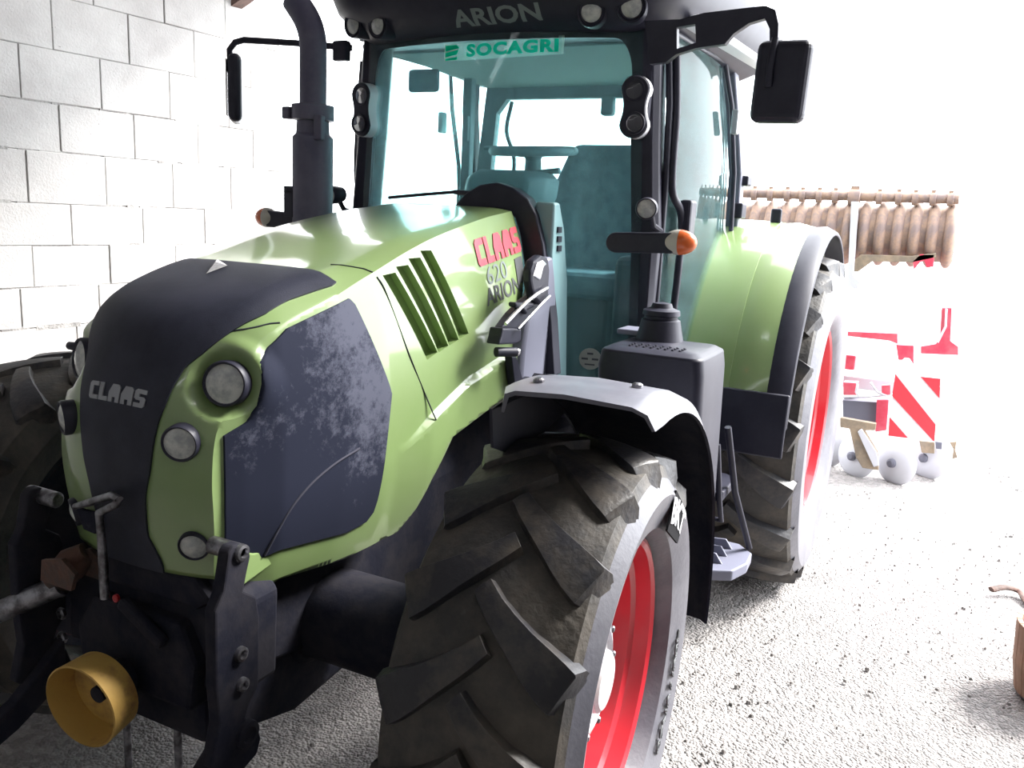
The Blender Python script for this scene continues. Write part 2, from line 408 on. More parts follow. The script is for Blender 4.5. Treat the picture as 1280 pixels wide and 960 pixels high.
def build_floor():
    m = bpy.data.materials.new('dirt_and_gravel'); m.use_nodes = True; nt = m.node_tree; b = nt.nodes['Principled BSDF']
    b.inputs['Roughness'].default_value = .95; b.inputs['Specular IOR Level'].default_value = .2
    N = nt.nodes.new; L = nt.links.new; tc = N('ShaderNodeTexCoord')
    n1 = N('ShaderNodeTexNoise'); n1.inputs['Scale'].default_value = 3; n1.inputs['Detail'].default_value = 12; n1.inputs['Roughness'].default_value = .75
    v = N('ShaderNodeTexVoronoi'); v.inputs['Scale'].default_value = 38; v.inputs['Randomness'].default_value = 1
    v2 = N('ShaderNodeTexVoronoi'); v2.inputs['Scale'].default_value = 90
    for q in (n1, v, v2): L(tc.outputs['Object'], q.inputs['Vector'])
    c = N('ShaderNodeValToRGB'); c.color_ramp.elements[0].position = .3; c.color_ramp.elements[1].position = .7
    c.color_ramp.elements[0].color = lin(.25, .24, .235); c.color_ramp.elements[1].color = lin(.42, .40, .39); L(n1.outputs['Fac'], c.inputs['Fac'])
    c2 = N('ShaderNodeValToRGB'); c2.color_ramp.elements[0].position = .0; c2.color_ramp.elements[1].position = 1
    c2.color_ramp.elements[0].color = lin(.55, .55, .55); c2.color_ramp.elements[1].color = lin(1.25, 1.22, 1.2); L(v.outputs['Color'], c2.inputs['Fac'])
    mx = N('ShaderNodeMix'); mx.data_type = 'RGBA'; mx.blend_type = 'MULTIPLY'; mx.inputs['Factor'].default_value = .7
    L(c.outputs['Color'], mx.inputs['A']); L(c2.outputs['Color'], mx.inputs['B']); L(mx.outputs['Result'], b.inputs['Base Color'])
    ad = N('ShaderNodeMath'); ad.operation = 'ADD'; L(v.outputs['Distance'], ad.inputs[0]); L(v2.outputs['Distance'], ad.inputs[1])
    bp = N('ShaderNodeBump'); bp.inputs['Strength'].default_value = .7; bp.inputs['Distance'].default_value = .02; bp.invert = True
    L(ad.outputs[0], bp.inputs['Height']); L(bp.outputs['Normal'], b.inputs['Normal'])
    mb = MB(); n = 90; X0, X1, Y0, Y1 = -3.3, 14.0, -6.2, 22.0
    rnd = random.Random(3)
    xs = np.linspace(X0, X1, n); ys = np.linspace(Y0, Y1, 150)
    h = lambda x, y: -.012+.010*math.sin(2.1*x+.7*y)+.008*math.sin(4.3*x-3.1*y)+rnd.uniform(-.004, .004)
    vs = [(x, y, h(x, y)) for y in ys for x in xs]
    mb.add(vs, [(j*n+i, j*n+i+1, (j+1)*n+i+1, (j+1)*n+i) for j in range(149) for i in range(n-1)])
    # an apron far out
    tag(mb.build('floor', m, None, 180), kind='structure')
    # loose stones nobody could count
    st = MB()
    for k in range(2600):
        if k % 3: x, y = rnd.uniform(1.0, 3.6), rnd.uniform(.2, 6)
        else: x, y = rnd.uniform(-1.4, 1.3), rnd.uniform(-.6, 3)
        if math.hypot(x-2.425, y-2.03) < .24 or (abs(abs(x)-1.0) < .33 and (abs(y-2.8) < .45 or abs(y-.07) < .4)) or (y > 4.6 and x < 2.3): continue
        s = rnd.choice((.003, .004, .005, .005, .006, .008, .011))*rnd.uniform(.7, 1.2)
        a = rnd.uniform(0, PI); q = rnd.uniform(.5, .9); zz = rnd.uniform(.3, .6)
        ca, sa = math.cos(a), math.sin(a)
        P = [(1, 0, 0), (.3, .9*q, 0), (-.8, .6*q, 0), (-.9, -.5*q, 0), (.2, -q, 0)]
        base = [(x+s*(px*ca-py*sa), y+s*(px*sa+py*ca), -.006) for px, py, _ in P]
        top = [(x+.6*s*(px*ca-py*sa), y+.6*s*(px*sa+py*ca), s*zz*rnd.uniform(.8, 1.2)) for px, py, _ in P]
        st.loft([base, top])
    tag(st.build('gravel_stones', PEBBLE, None, 0), 'small grey loose stones and chaff strewn over the dirt floor', 'gravel', kind='stuff')
build_floor()

def build_shed():
    # roof of the shed: corrugated sheets over purlins, rising from the block wall, open at the far end and to the right
    zr = lambda x: 3.27+.42*(x+3.3)
    mb = MB(); n = 160; X0, X1 = -3.5, 3.6
    y0, y1 = -6.0, 2.95
    rings = []
    for i in range(n+1):
        y = y0+(y1-y0)*i/n; dz = .02*math.sin(i*PI/2)
        rings.append([(X0, y, zr(X0)+dz+.13), (X1, y, zr(X1)+dz+.13), (X1, y, zr(X1)+dz+.15), (X0, y, zr(X0)+dz+.15)])
    mb.loft(rings)
    tag(mb.build('ceiling', mat('corrugated_sheet', lin(.22, .22, .22), .7, col2=lin(.14, .12, .11), scale=3), None, 60), kind='structure')
    for k, y in enumerate((2.93, .4, -2.2, -4.8)):
        b = MB(); b.prism([(X0, y-.05, zr(X0)-.24), (X1, y-.05, zr(X1)-.24), (X1, y-.05, zr(X1)+.11), (X0, y-.05, zr(X0)+.11)], (0, .1, 0))
        tag(b.build('trim_%d' % (k+1), WOOD, None, 0), kind='structure')
    b = MB()
    b.prism([(-3.9, -6.0, 0), (3.6, -6.0, 0), (3.6, -6.0, zr(3.6)), (-3.5, -6.0, zr(-3.5)), (-3.9, -6.0, 3.0)], (0, -.2, 0))
    tag(b.build('wall_front', CONC, None, 0), kind='structure')
build_shed()
b = MB(); zr = lambda x: 3.27+.42*(x+3.3)
b = MB(); b.prism([(3.6, -6.2, 0), (3.6, 1.8, 0), (3.6, 1.8, 6.05), (3.6, -6.2, 6.05)], (.2, 0, 0)); tag(b.build('shade_wall_right', CONC, None, 0), kind='structure')  # unseen wall, added to keep side daylight off the nose and rear mudguard

w = bpy.data.worlds.new('overcast_sky'); scene.world = w; w.use_nodes = True
bgn = w.node_tree.nodes['Background']; bgn.inputs['Color'].default_value = (.93, .96, 1.0, 1); bgn.inputs['Strength'].default_value = 4.2
sun = bpy.data.lights.new('sun', 'SUN'); sun.energy = 7.0; sun.angle = math.radians(20); sun.color = (1, .97, .93)
so = bpy.data.objects.new('sun', sun); COL.objects.link(so)
sd = Vector((.55, .55, .75)).normalized()
so.rotation_euler = sd.to_track_quat('Z', 'Y').to_euler()
scene.view_settings.view_transform = 'Standard'; scene.view_settings.look = 'None'
scene.view_settings.exposure = 0.95; scene.view_settings.gamma = 1.0; scene.view_settings.use_curve_mapping = False

# ------------------------------------------------------------------ the tractor
TR = tag(empty('tractor'), 'big green farm tractor with black nose and red wheel rims parked beside the block wall', 'tractor')

# --- hood surfaces
def Wd(y): return float(np.interp(y, [-.46, -.40, -.3, -.1, .07, .3, .6, .9], [.27, .295, .33, .367, .39, .405, .415, .42]))
def Xs(y, z):
    x = Wd(y)-.10*max(0, (z-1.3)/.5)**2-.05*max(0, (1.15-z)/.3)**2
    if y > .12:      # the flank steps out under a ledge
        zl = float(np.interp(y, [.152, .29, .481, .80, 1.0], [1.154, 1.226, 1.304, 1.366, 1.39]))
        k = min(1, max(0, (zl+.012-z)/.02)); k = k*k*(3-2*k); x += .018*k*min(1, (y-.12)/.15)
    return x
def hit_side(px, py):
    d = ray(px, py); g = lambda t: CAM[0]+t*d[0]-Xs(CAM[1]+t*d[1], CAM[2]+t*d[2])
    prev = .0005
    for t in np.linspace(.0006, .006, 500):
        if g(prev) > 0 >= g(t):
            a, b = prev, t
            for _ in range(40):
                m = (a+b)/2
                if g(m) > 0: a = m
                else: b = m
            return Vector(CAM+b*d)
        prev = t
RID = [(.262, -.455, .93), (.268, -.472, 1.10), (.270, -.476, 1.2), (.272, -.462, 1.30), (.284, -.422, 1.378), (.296, -.354, 1.493), (.311, -.27, 1.549),
       (.327, -.114, 1.606), (.334, .078, 1.675), (.327, .361, 1.757), (.312, .723, 1.826), (.297, .985, 1.86)]
CEN = [(0, -.495, .93), (0, -.523, 1.10), (0, -.527, 1.22), (0, -.519, 1.33), (0, -.490, 1.43), (0, -.42, 1.545), (0, -.32, 1.607),
       (0, -.13, 1.662), (0, .06, 1.697), (0, .36, 1.77), (0, .72, 1.832), (0, .985, 1.872)]
NS = 14
Rc, Cc = catmull(RID, NS), catmull(CEN, NS)
for q in Rc: q[0] = Xs(q[1], q[2])
NSEC = len(Rc)
NV = 40
def ft(s, v):
    """front and top skin: s runs along the profile (0..1), v from the middle (0) to the shoulder ridge (1)"""
    q = max(0, min(1, s))*(NSEC-1); i = min(int(q), NSEC-2); t = q-i
    R = Rc[i]*(1-t)+Rc[i+1]*t; C = Cc[i]*(1-t)+Cc[i+1]*t
    k = min(1, max(0, (s-.35)/.2)); av = abs(v)
    by = av**2.4; bz = av**2.4*(1-k)+k*(max(0, (av-.72)/.28)**1.3*.8+av**3*.2)
    return Vector((v*R[0], C[1]+(R[1]-C[1])*by, C[2]+(R[2]-C[2])*bz))
def ft_normal(s, v):
    e = 1e-3; a = ft(s+e, v)-ft(s-e, v); b = ft(s, v+e)-ft(s, v-e); n = b.cross(a)
    n.normalize(); return n if n.dot(Vector((0, -1, 1))) > 0 else -n
SG = np.linspace(0, 1, 221); VG = np.linspace(-1, 1, 121)
GRID = np.array([[tuple(ft(s, v)) for v in VG] for s in SG]); GPX = proj(GRID.reshape(-1, 3)).reshape(GRID.shape[0], GRID.shape[1], 2)
def ft_at(px, py, half=None):
    d = np.hypot(GPX[..., 0]-px, GPX[..., 1]-py)
    if half == '+': d[:, :60] = 1e9
    i, j = np.unravel_index(np.argmin(d), d.shape)
    return SG[i], VG[j]

PODC, PODD, PODR = ft(*ft_at(279, 480, '+')), Vector((.34, -.93, .10)).normalized(), .086
def dimple(p):
    """the round headlight bowl pressed into the skin, with its outer lip"""
    p = Vector(p); sg = 1 if p.x >= 0 else -1; q = Vector((abs(p.x), p.y, p.z))-PODC; a = q.dot(PODD); rv = q-PODD*a; r_ = rv.length
    W_ = .034
    if r_ > PODR+W_ or a < -.16: return p
    edge = a if a > -.022 else -.022+.25*(a+.022)
    if r_ <= PODR: k = min(1, r_/PODR)**3; a2 = -.040*(1-k)+edge*k
    else:
        k = (r_-PODR)/W_; k = k*k*(3-2*k); a2 = edge*(1-k)+a*k
    o = PODC+rv+PODD*a2
    return Vector((sg*o.x, o.y, o.z))
SLOTS = []
for k in range(4):
    dy = .068*k
    SLOTS.append([(.105+dy*1.0, 1.662+.022*k), (.165+dy, 1.668+.020*k), (.318+dy*.92, 1.422+.013*k), (.262+dy*.92, 1.405+.015*k)])
SIDE = [(float(q[1]), float(q[2])) for q in Rc]+[(.985, 1.76), (.945, 1.628), (.872, 1.474), (.815, 1.366), (.815, 1.235), (.582, 1.186), (.385, 1.142),
        (.285, 1.023), (.235, .935), (.175, .872), (-.04, .855), (-.27, .872), (-.33, .855), (-.40, .905)]
def build_hood():
    ledge = [(.16, 1.154), (.29, 1.226), (.481, 1.304), (.80, 1.366)]
    rings_ = []
    e1 = Vector((0, 0, 1)).cross(PODD).normalized(); e2 = PODD.cross(e1)
    for rr_ in (.6, .75, .88, 1.0, 1.12, 1.24, 1.36):
        run = []
        for k in range(61):
            t = 2*PI*k/60; q = PODC+(e1*math.cos(t)+e2*math.sin(t))*PODR*rr_
            for _ in range(6): q += PODD*((Xs(q.y, q.z)-q.x)/PODD.x*.5)      # slide along the bowl's axis onto the flank
            ok = abs(Xs(q.y, q.z)-q.x) < .004 and inside(SIDE, q.y, q.z)
            if ok: run.append((q.y, q.z))
            if (not ok or k == 60) and run:
                if len(run) > 1: rings_.append(run)
                run = []
    V, T = cdt(SIDE, .015, SLOTS, rings_+[[(a, b+.013) for a, b in ledge], [(a, b-.009) for a, b in ledge]])
    mb = MB()
    n = NV*2+1
    for sg in (1, -1):
        mb.add([(sg*Xs(q[0], q[1]), q[0], q[1]) for q in V], T)
        for h in SLOTS:                                  # louvre pockets pressed into the flank
            hd = densify(h, .015); c = Vector((sum(q[0] for q in h)/4, sum(q[1] for q in h)/4))
            a = [(sg*Xs(*q), q[0], q[1]) for q in hd]
            b = [(sg*(Xs(*q)-.034), q[0]+.010, q[1]) for q in hd]
            N = len(hd); o = a+b
            mb.add(o, [(i, (i+1) % N, N+(i+1) % N, N+i) for i in range(N)]+[tuple(N+i for i in range(N))])
    rings = []
    for i in range(NSEC):
        s = i/(NSEC-1); rings.append([ft(s, v) for v in np.linspace(-1, 1, n)])
    # snap the skirt of the skin onto the flank
    mb.loft(rings, closed=False, cap=False)
    mb.v = [tuple(dimple(q)) for q in mb.v]
    o = mb.build('hood', GREEN, TR, 38)
    sol = o.modifiers.new('thickness', 'SOLIDIFY'); sol.thickness = .006; sol.offset = -1
    return o
HOOD = build_hood()

def skin_panel(name, m, rows, off, thick, parent):
    """rows: list of (s, v0, v1): a panel that follows the front and top skin"""
    mb = MB(); K = 24; top = []; bot = []
    for s, v0, v1 in rows:
        P = []; Q = []
        for j in range(K+1):
            v = v0+(v1-v0)*j/K; p = ft(s, v); nn = ft_normal(s, v); P.append(p+nn*off); Q.append(p+nn*(off-thick))
        top.append(P); bot.append(Q)
    rings = [t+list(reversed(b)) for t, b in zip(top, bot)]
    mb.loft(rings, closed=True, cap=True)
    return mb.build(name, m, parent, 50)
NP = [(205, 703), (186, 668), (183, 645), (184, 620), (188, 590), (193, 560), (199, 533), (206, 508), (217, 482), (232, 460), (255, 440), (280, 423), (300, 410), (330, 393), (360, 377), (395, 358), (412, 349)]
sv = [ft_at(x, y, '+') for x, y in NP]
ss = [q[0] for q in sv]; vv = [q[1] for q in sv]
order = np.argsort(ss); ss = np.array(ss)[order]; vv = np.array(vv)[order]
vv[-1] = .93; vv[-2] = .90
S_END = float(ss[-1])
rows = []
for s in np.linspace(0.0, S_END, 70):
    v = float(np.interp(s, ss, vv)); v *= 1 if s < S_END-.006 else .985
    rows.append((s, -v, v))
NOSE = skin_panel('nose_panel', GRILLE, rows, .006, .008, TR)
# chrome arrow on the nose and the maker's word
def on_skin(px, py, off=.008):
    s, v = ft_at(px, py); return ft(s, v)+ft_normal(s, v)*off
mb = MB(); a, b, c = on_skin(258, 346), on_skin(285, 336), on_skin(272, 327); nn = ft_normal(*ft_at(270, 337))
cc = (a+b+c)/3+nn*.012
mb.add([a, b, c, cc], [(0, 1, 3), (1, 2, 3), (2, 0, 3), (0, 2, 1)])
mb.build('arrow_badge', CHROME, NOSE, 0)
s0, _ = ft_at(150, 493)
def on_nose(u, v, w):
    s = s0+v*0.0; q = ft(s0, 0)
    vv_ = u/.27
    # walk the profile to the wanted height
    ds = v/ (ft(s0+.02, 0).z-ft(s0-.02, 0).z)*.04
    return ft(s0+ds, vv_)+ft_normal(s0+ds, vv_)*(.0065+w)
letters('nose_lettering', block_text('CLAAS', .042, wide=1.25), on_nose, LETSIL, NOSE)

# dusty mesh panel in each flank
MPX = [(435, 373), (442, 380), (466, 432), (486, 484), (488, 492), (481, 560), (470, 625), (465, 640), (456, 652), (432, 665), (390, 676), (348, 687), (332, 694), (312, 701), (303, 702), (280, 684), (264, 645), (263, 600), (267, 560), (276, 545), (308, 527), (325, 506), (333, 478), (331, 449), (334, 434), (357, 411)]
MP = [hit_side(*q) for q in MPX]; MP = [(q.y, q.z) for q in MP]
MP = [(max(y, -.445), z) for y, z in MP]
for sg, mir in ((1, False), (-1, True)):
    V, T = cdt(MP, .011)
    sheet('side_mesh_panel', V, T, lambda u, v, o: dimple((Xs(u, v)+.006+o, u, v)), DUSTMESH, TR, .008, 50, mir)

# --- lamps set in the nose
def lamp(name, c, d, r, depth, parent, bowl=None, lens=LENSW, glare=False):
    g = empty(name, parent)
    m = aim(c, d); n = 36
    if bowl:
        R, back = bowl
        b = MB(); b.lathe([(-back, R*.98), (.014, R), (.022, R*.985), (.021, R*.94), (.004, R*.86), (-.014, R*.74), (-.028, r*1.02)], m, n)
        b.build('lamp_housing', GREEN, g, 50)
    b = MB(); b.lathe([(-.07, r*.9), (-.03, r*1.12), (.0, r*1.14), (.006, r*1.06), (.004, r*.97), (-.012, r*.93)], m, n); b.build('bezel', BLACK, g, 50)
    b = MB(); b.lathe([(.001, r*.95), (-.012, r*.82), (-.03, r*.5), (-.036, .0005)], m, n); b.build('reflector', SILVER, g, 60)
    b = MB(); b.lathe([(.0, r*.94), (.006, r*.7), (.010, r*.35), (.0115, .0005)], m, n)
    b.build('lens', lens, g, 60)
    return g
def lamp_glass():
    m = bpy.data.materials.new('lamp_glass'); m.use_nodes = True; nt = m.node_tree; nt.nodes.clear(); N = nt.nodes.new; L = nt.links.new
    o = N('ShaderNodeOutputMaterial'); t = N('ShaderNodeBsdfTransparent'); g = N('ShaderNodeBsdfGlossy'); g.inputs['Roughness'].default_value = .05
    d = N('ShaderNodeBsdfDiffuse'); d.inputs['Color'].default_value = lin(.5, .52, .5)
    f = N('ShaderNodeFresnel'); f.inputs['IOR'].default_value = 1.5; a = N('ShaderNodeMixShader'); L(f.outputs[0], a.inputs[0]); L(t.outputs[0], a.inputs[1]); L(g.outputs[0], a.inputs[2])
    b = N('ShaderNodeMixShader'); b.inputs[0].default_value = .04; L(a.outputs[0], b.inputs[1]); L(d.outputs[0], b.inputs[2]); L(b.outputs[0], o.inputs['Surface'])
    return m
LGLASS = lamp_glass()
for sg in (1, -1):
    fx = lambda v: Vector((sg*v[0], v[1], v[2]))
    lamp('headlight', fx(PODC-PODD*.006), fx(PODD), .050, .05, TR)
    lamp('work_light', fx((.206, -.512, 1.283)), fx((.42, -.9, -.05)), .040, .05, TR, lens=LENSW)
    lamp('low_beam_lamp', fx((.216, -.488, 1.020)), fx((.45, -.85, -.2)), .034, .04, TR, lens=LENSW)

# --- lettering on the flank (the side in the photograph)
def on_side(yc, zc, slope):
    return lambda u, v, w: Vector((Xs(yc+u, zc+v+slope*u)+.0022+w, yc+u, zc+v+slope*u))
letters('hood_lettering', block_text('CLAAS', .088, wide=1.10, gap=.08), on_side(.80, 1.738, .14), LETRED, HOOD, .0015)
f_ = on_side(.745, 1.645, .14); text_obj('hood_lettering', text_mesh('620', .085, 1.25), LETGREY, HOOD, lambda u, v, w: f_(u, v, 0))
f_ = on_side(.775, 1.583, .14); text_obj('hood_lettering', text_mesh('ARION', .080, 1.05, bold=.0012), LETDARK, HOOD, lambda u, v, w: f_(u, v, 0))
V, T = cdt([(.885, 1.60), (.945, 1.61), (.955, 1.70), (.895, 1.69)], .02)
sheet('type_plate', V, T, lambda u, v, o: (Xs(u, v)+.003+o, u, v), LETDARK, HOOD, .004)

# --- wheels
def make_wheel(name, R, hw, rim, flange, nl, parent, lugh, wk):
    g = empty(name, parent)
    bul = hw+.04
    t = MB()
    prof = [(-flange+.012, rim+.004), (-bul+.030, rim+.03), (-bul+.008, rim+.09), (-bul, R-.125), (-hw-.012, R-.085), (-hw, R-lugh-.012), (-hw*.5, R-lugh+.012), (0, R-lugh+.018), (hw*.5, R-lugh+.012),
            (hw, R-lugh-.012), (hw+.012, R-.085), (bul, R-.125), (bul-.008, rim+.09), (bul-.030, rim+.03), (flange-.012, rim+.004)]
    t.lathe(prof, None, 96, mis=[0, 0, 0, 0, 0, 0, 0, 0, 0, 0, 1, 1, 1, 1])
    crown = lambda x: R-.028*(x/hw)**2
    for k in range(nl):
        for side in (1, -1):
            th0 = 2*PI*(k+(.5 if side < 0 else 0))/nl
            rings = []
            QS = [0, .16, .34, .52, .7, .85, .95, 1.0, 1.0, 1.0]
            XS_ = [q*(hw+.02)-.02 for q in QS[:7]]+[hw-.004, hw+.008, hw+.024]
            RS_ = [0]*7+[-.004, -.045, -.105]
            WS_ = [.021, .025, .030, .036, .044, .049, .050, .048, .044, .026]
            sw = .27*(.69/R)**.5
            for i, q in enumerate(QS):
                x = side*XS_[i]; th = th0-sw*q**.85
                rtop = crown(min(abs(x), hw))+RS_[i]; w_ = WS_[i]*wk
                wb = w_+.018
                rb = R-lugh-.03 if i < 7 else (R-.12 if i < 9 else R-.135)
                dx, dt = hw+.04, -sw*R*(.85*max(q, .2)**-.15)
                L_ = math.hypot(dx, dt); nx, nt_ = -dt/L_, dx/L_
                if i > 6:
                    nx *= (.75, .4, .15)[i-7]; k_ = math.hypot(nx, nt_); nx, nt_ = nx/k_, nt_/k_
                def P(o, r_):
                    X = x+side*o*nx; A = th+o*nt_/R
                    if abs(X) > bul+.002: X = side*(bul+.002)
                    return (X, -r_*math.cos(A), r_*math.sin(A))
                rings.append([P(-wb, rb), P(-w_, rtop-.002), P(0, rtop), P(w_, rtop-.002), P(wb, rb)])
            t.loft(rings, mi=2)
            # small tie blocks pressed in the shoulder between the bars
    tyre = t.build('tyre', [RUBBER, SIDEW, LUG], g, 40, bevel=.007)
    r = MB(); dd = .05 if R < .8 else 0
    r.lathe([(flange-.012, rim+.006), (flange, rim+.002), (flange+.004, rim-.01), (flange-.006, rim-.02), (flange-.05, rim-.026), (flange-.062, rim-.042), (flange-.13, rim-.048),
             (flange-.145, rim-.062), (.02-dd, rim-.07), (.0-dd, rim-.10), (-.005-dd, rim*.5), (-.005-dd, .06), (-.03-dd, .06), (-.05-dd, rim-.09), (-flange+.01, rim-.03), (-flange, rim+.002)], None, 72, mis=[0]*14+[1, 1, 1])
    r.build('rim', [RED, CHASSIS], g, 35)
    h = MB(); h.lathe([(-flange+.01, rim-.028), (-flange+.02, rim*.7), (-flange-.03, rim*.55), (-flange-.05, .10), (-flange-.05, .001)], None, 40); h.build('final_drive', CHASSIS, g, 35)
    return g
AX = lambda x, y, z, d: Matrix.Translation((x, y, z)) @ Matrix.Rotation(d, 4, 'Z')
def hub(g, r, x0, x1, n):
    h = MB(); h.lathe([(x0, r*.96), (x1-.03, r), (x1-.012, r*.97), (x1-.004, r*.86), (x1, r*.78), (x1-.012, r*.72), (x1-.012, r*.5), (x1+.02, r*.46), (x1+.028, r*.4), (x1+.028, .0008)], None, 40)
    h.build('hub', HUBW, g, 35)
    b = MB(); b.lathe([(-.02, .010), (.0, .010), (.004, .007), (.004, .0005)], None, 6); nut = None
    for k in range(n):
        a = 2*PI*k/n
        if nut is None: nut = b.build('wheel_nut', STEEL, g, 0)
        else: nut = nut.copy(); COL.objects.link(nut); nut.parent = g
        nut.location = (x1, r*.86*math.cos(a), r*.86*math.sin(a))
FWC = (.963, .072, .644); STEER = 0.056
fwl = make_wheel('front_wheel', .645, .200, .394, .163, 17, TR, .042, 1.0); hub(fwl, .178, -.06, .112, 10)
fwl.matrix_world = AX(FWC[0], FWC[1], FWC[2], STEER)
rwl = make_wheel('rear_wheel', .885, .265, .50, .255, 19, TR, .05, 1.25); hub(rwl, .20, -.005, .08, 10)
rwl.matrix_world = AX(1.0, 2.80, .84, 0)
def copy_wheel(g, loc, rot):
    c = g.copy(); COL.objects.link(c); c.parent = TR
    for ch in g.children:
        d = ch.copy(); COL.objects.link(d); d.parent = c
    c.matrix_world = Matrix.Translation(loc) @ Matrix.Rotation(rot, 4, 'Z') @ Matrix.Diagonal((-1, 1, 1, 1))
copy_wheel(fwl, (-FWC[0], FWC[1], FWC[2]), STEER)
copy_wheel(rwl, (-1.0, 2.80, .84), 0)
# writing on the front tyre's outer wall
def on_wall(ang, rad, X):
    """letters bent round the wall: u runs clockwise as seen from outside, v outward"""
    return lambda u, v, w: Vector((X+w, math.cos(ang-u/rad)*(rad+v)*1.0, math.sin(ang-u/rad)*(rad+v)))
f_ = on_wall(math.radians(-28), .478, .2300)
o = text_obj('tyre_lettering', text_mesh('480/70R28', .088, 1.0, outline=.0026), LETDARK, fwl, f_)
pl = MB(); P = []
for u, v in ((-.115, -.052), (-.075, .058), (.105, .052), (.085, -.058)): P.append(on_wall(math.radians(60), .475, .234)(u, v, 0))
pl.prism([q+Vector((.0, 0, 0)) for q in P], (.006, 0, 0)); pl.build('tyre_badge', mat('badge_black', lin(.012, .012, .014), .9, spec=.1), fwl, 0)
f_ = on_wall(math.radians(60), .475, .2425); text_obj('tyre_lettering', text_mesh('BKT', .095, 1.15, bold=.004), WHITEP, fwl, f_)

# --- front mudguards
FEND = mat('dusty_skylit_plastic', lin(.12, .12, .15), .35, col2=lin(.17, .17, .2), scale=5)  # dusty black lightened so the colour holds the sky reflection on top
def front_fender(sg, c, d):
    g = empty('front_fender', TR)
    Rf = .795; xi, xo = -.175, .235; rings = []
    for i in range(29):
        a = math.radians(99-i*(99+8)/28)          # from ahead of the top to low behind the tyre
        e = min(1, i/3)
        prof = [(xi, -.06), (xi+.01, -.012), (xi+.04, 0), (0, .008), (xo-.06, 0), (xo-.02, -.014), (xo, -.05*1.0), (xo-.008, -.052), (xo-.028, -.022), (xo-.06, -.010), (0, -.004), (xi+.04, -.012), (xi+.022, -.02), (xi+.008, -.06)]
        if i == 0: prof = [(x*.93+.01, z) for x, z in prof]
        rings.append([Vector((x, math.cos(a)*(Rf+z), math.sin(a)*(Rf+z))) for x, z in prof])
    b = MB(); b.loft(rings); fs = b.build('fender_shell', [FEND, CHASSIS], g, 50)
    for p in fs.data.polygons:
        if p.normal.y*p.center.y+p.normal.z*p.center.z < -.1*Rf: p.material_index = 1
    b = MB(); ring = []
    for i in range(15):
        a = math.radians(100-i*70/14); w_ = .14*math.sin(PI*min(1, (i+2)/10))+.02
        ring.append([Vector((x, math.cos(a)*r_, math.sin(a)*r_)) for x, r_ in ((xi+.004, Rf-.05), (xi-.004, Rf-.05), (xi-.004, Rf-.05-w_), (xi+.004, Rf-.05-w_))])
    b.loft(ring); b.build('inner_skirt', BLACK, g, 40)
    b = MB(); b.tube([(xi, .10, Rf-.03), (xi-.06, .12, Rf-.15), (xi-.10, .12, .3), (xi-.14, .1, .08)], .022, 10); b.tube([(xi+.02, .08, Rf-.02), (xo-.1, .08, Rf-.02)], .018, 8)
    b.build('fender_bracket', CHASSIS, g, 40)
    for x, a in ((-.09, 93), (.13, 86)):
        a = math.radians(a); b = MB(); b.lathe([(0, .014), (.008, .014), (.012, .008), (.012, .0005)], aim((x, math.cos(a)*(Rf+.002), math.sin(a)*(Rf+.002)), (0, math.cos(a), math.sin(a))), 12); b.build('bolt', STEEL, g, 0)
    g.matrix_world = Matrix.Translation(c) @ Matrix.Rotation(d, 4, 'Z') @ Matrix.Diagonal((sg, 1, 1, 1))
front_fender(1, (.998, .005, .655), .03)

# --- chassis, front axle, front linkage
def solid(name, m, parent, *boxes, bevel=.01):
    b = MB()
    for q in boxes: b.box(*q)
    return b.build(name, m, parent, 0, bevel)
b = MB(); b.loft([[(x*w_, y, z0+h*zz) for x, zz in ((-1, 0), (1, 0), (1, .7), (.8, 1), (-.8, 1), (-1, .7))] for y, w_, z0, h in ((-.30, .22, .60, .33), (.1, .25, .55, .5), (.7, .27, .5, .62), (1.3, .30, .48, .62), (2.0, .30, .5, .55), (3.0, .28, .5, .6))])
b.build('engine_and_gearbox', CHASSIS, TR, 0, .012)
b = MB(); b.loft([[(x, y+.02, z+.62) for y, z in ((-.09, -.09), (.09, -.09), (.11, 0), (.09, .1), (-.09, .1), (-.11, 0))] for x in (-.62, -.3, .3, .62)])
b.lathe([(-.70, .11), (-.62, .14), (.62, .14), (.70, .11)], Matrix.Translation((0, .02, .64)), 20, cap0=True, cap1=True)
b.lathe([(-.16, .10), (-.10, .17), (.10, .17), (.16, .10)], Matrix.Translation((.05, -.02, .60)), 20, cap0=True, cap1=True)
b.build('front_axle', CHASSIS, TR, 40, .006)
b = MB()
b.prism([(-.31, -.46, .62), (.31, -.46, .62), (.31, -.45, .86), (.22, -.44, .945), (-.22, -.44, .945), (-.31, -.45, .86)], (0, .16, 0))
b.prism([(-.20, -.50, .57), (.20, -.50, .57), (.22, -.50, .70), (.16, -.49, .80), (-.16, -.49, .80), (-.22, -.50, .70)], (0, .4, 0))
b.prism([(-.26, -.475, .84), (.20, -.475, .84), (.26, -.475, .88), (.20, -.475, .93), (-.2, -.475, .93)], (0, .1, 0))
b.build('front_support_casting', CHASSIS, TR, 0, .014)
b = MB(); R_ = Matrix.Rotation(.5, 3, 'Y')
b.box((.06, -.515, .79), (.17, .03, .035), R_); b.build('casting_rib', CHASSIS, TR, 0, .01)
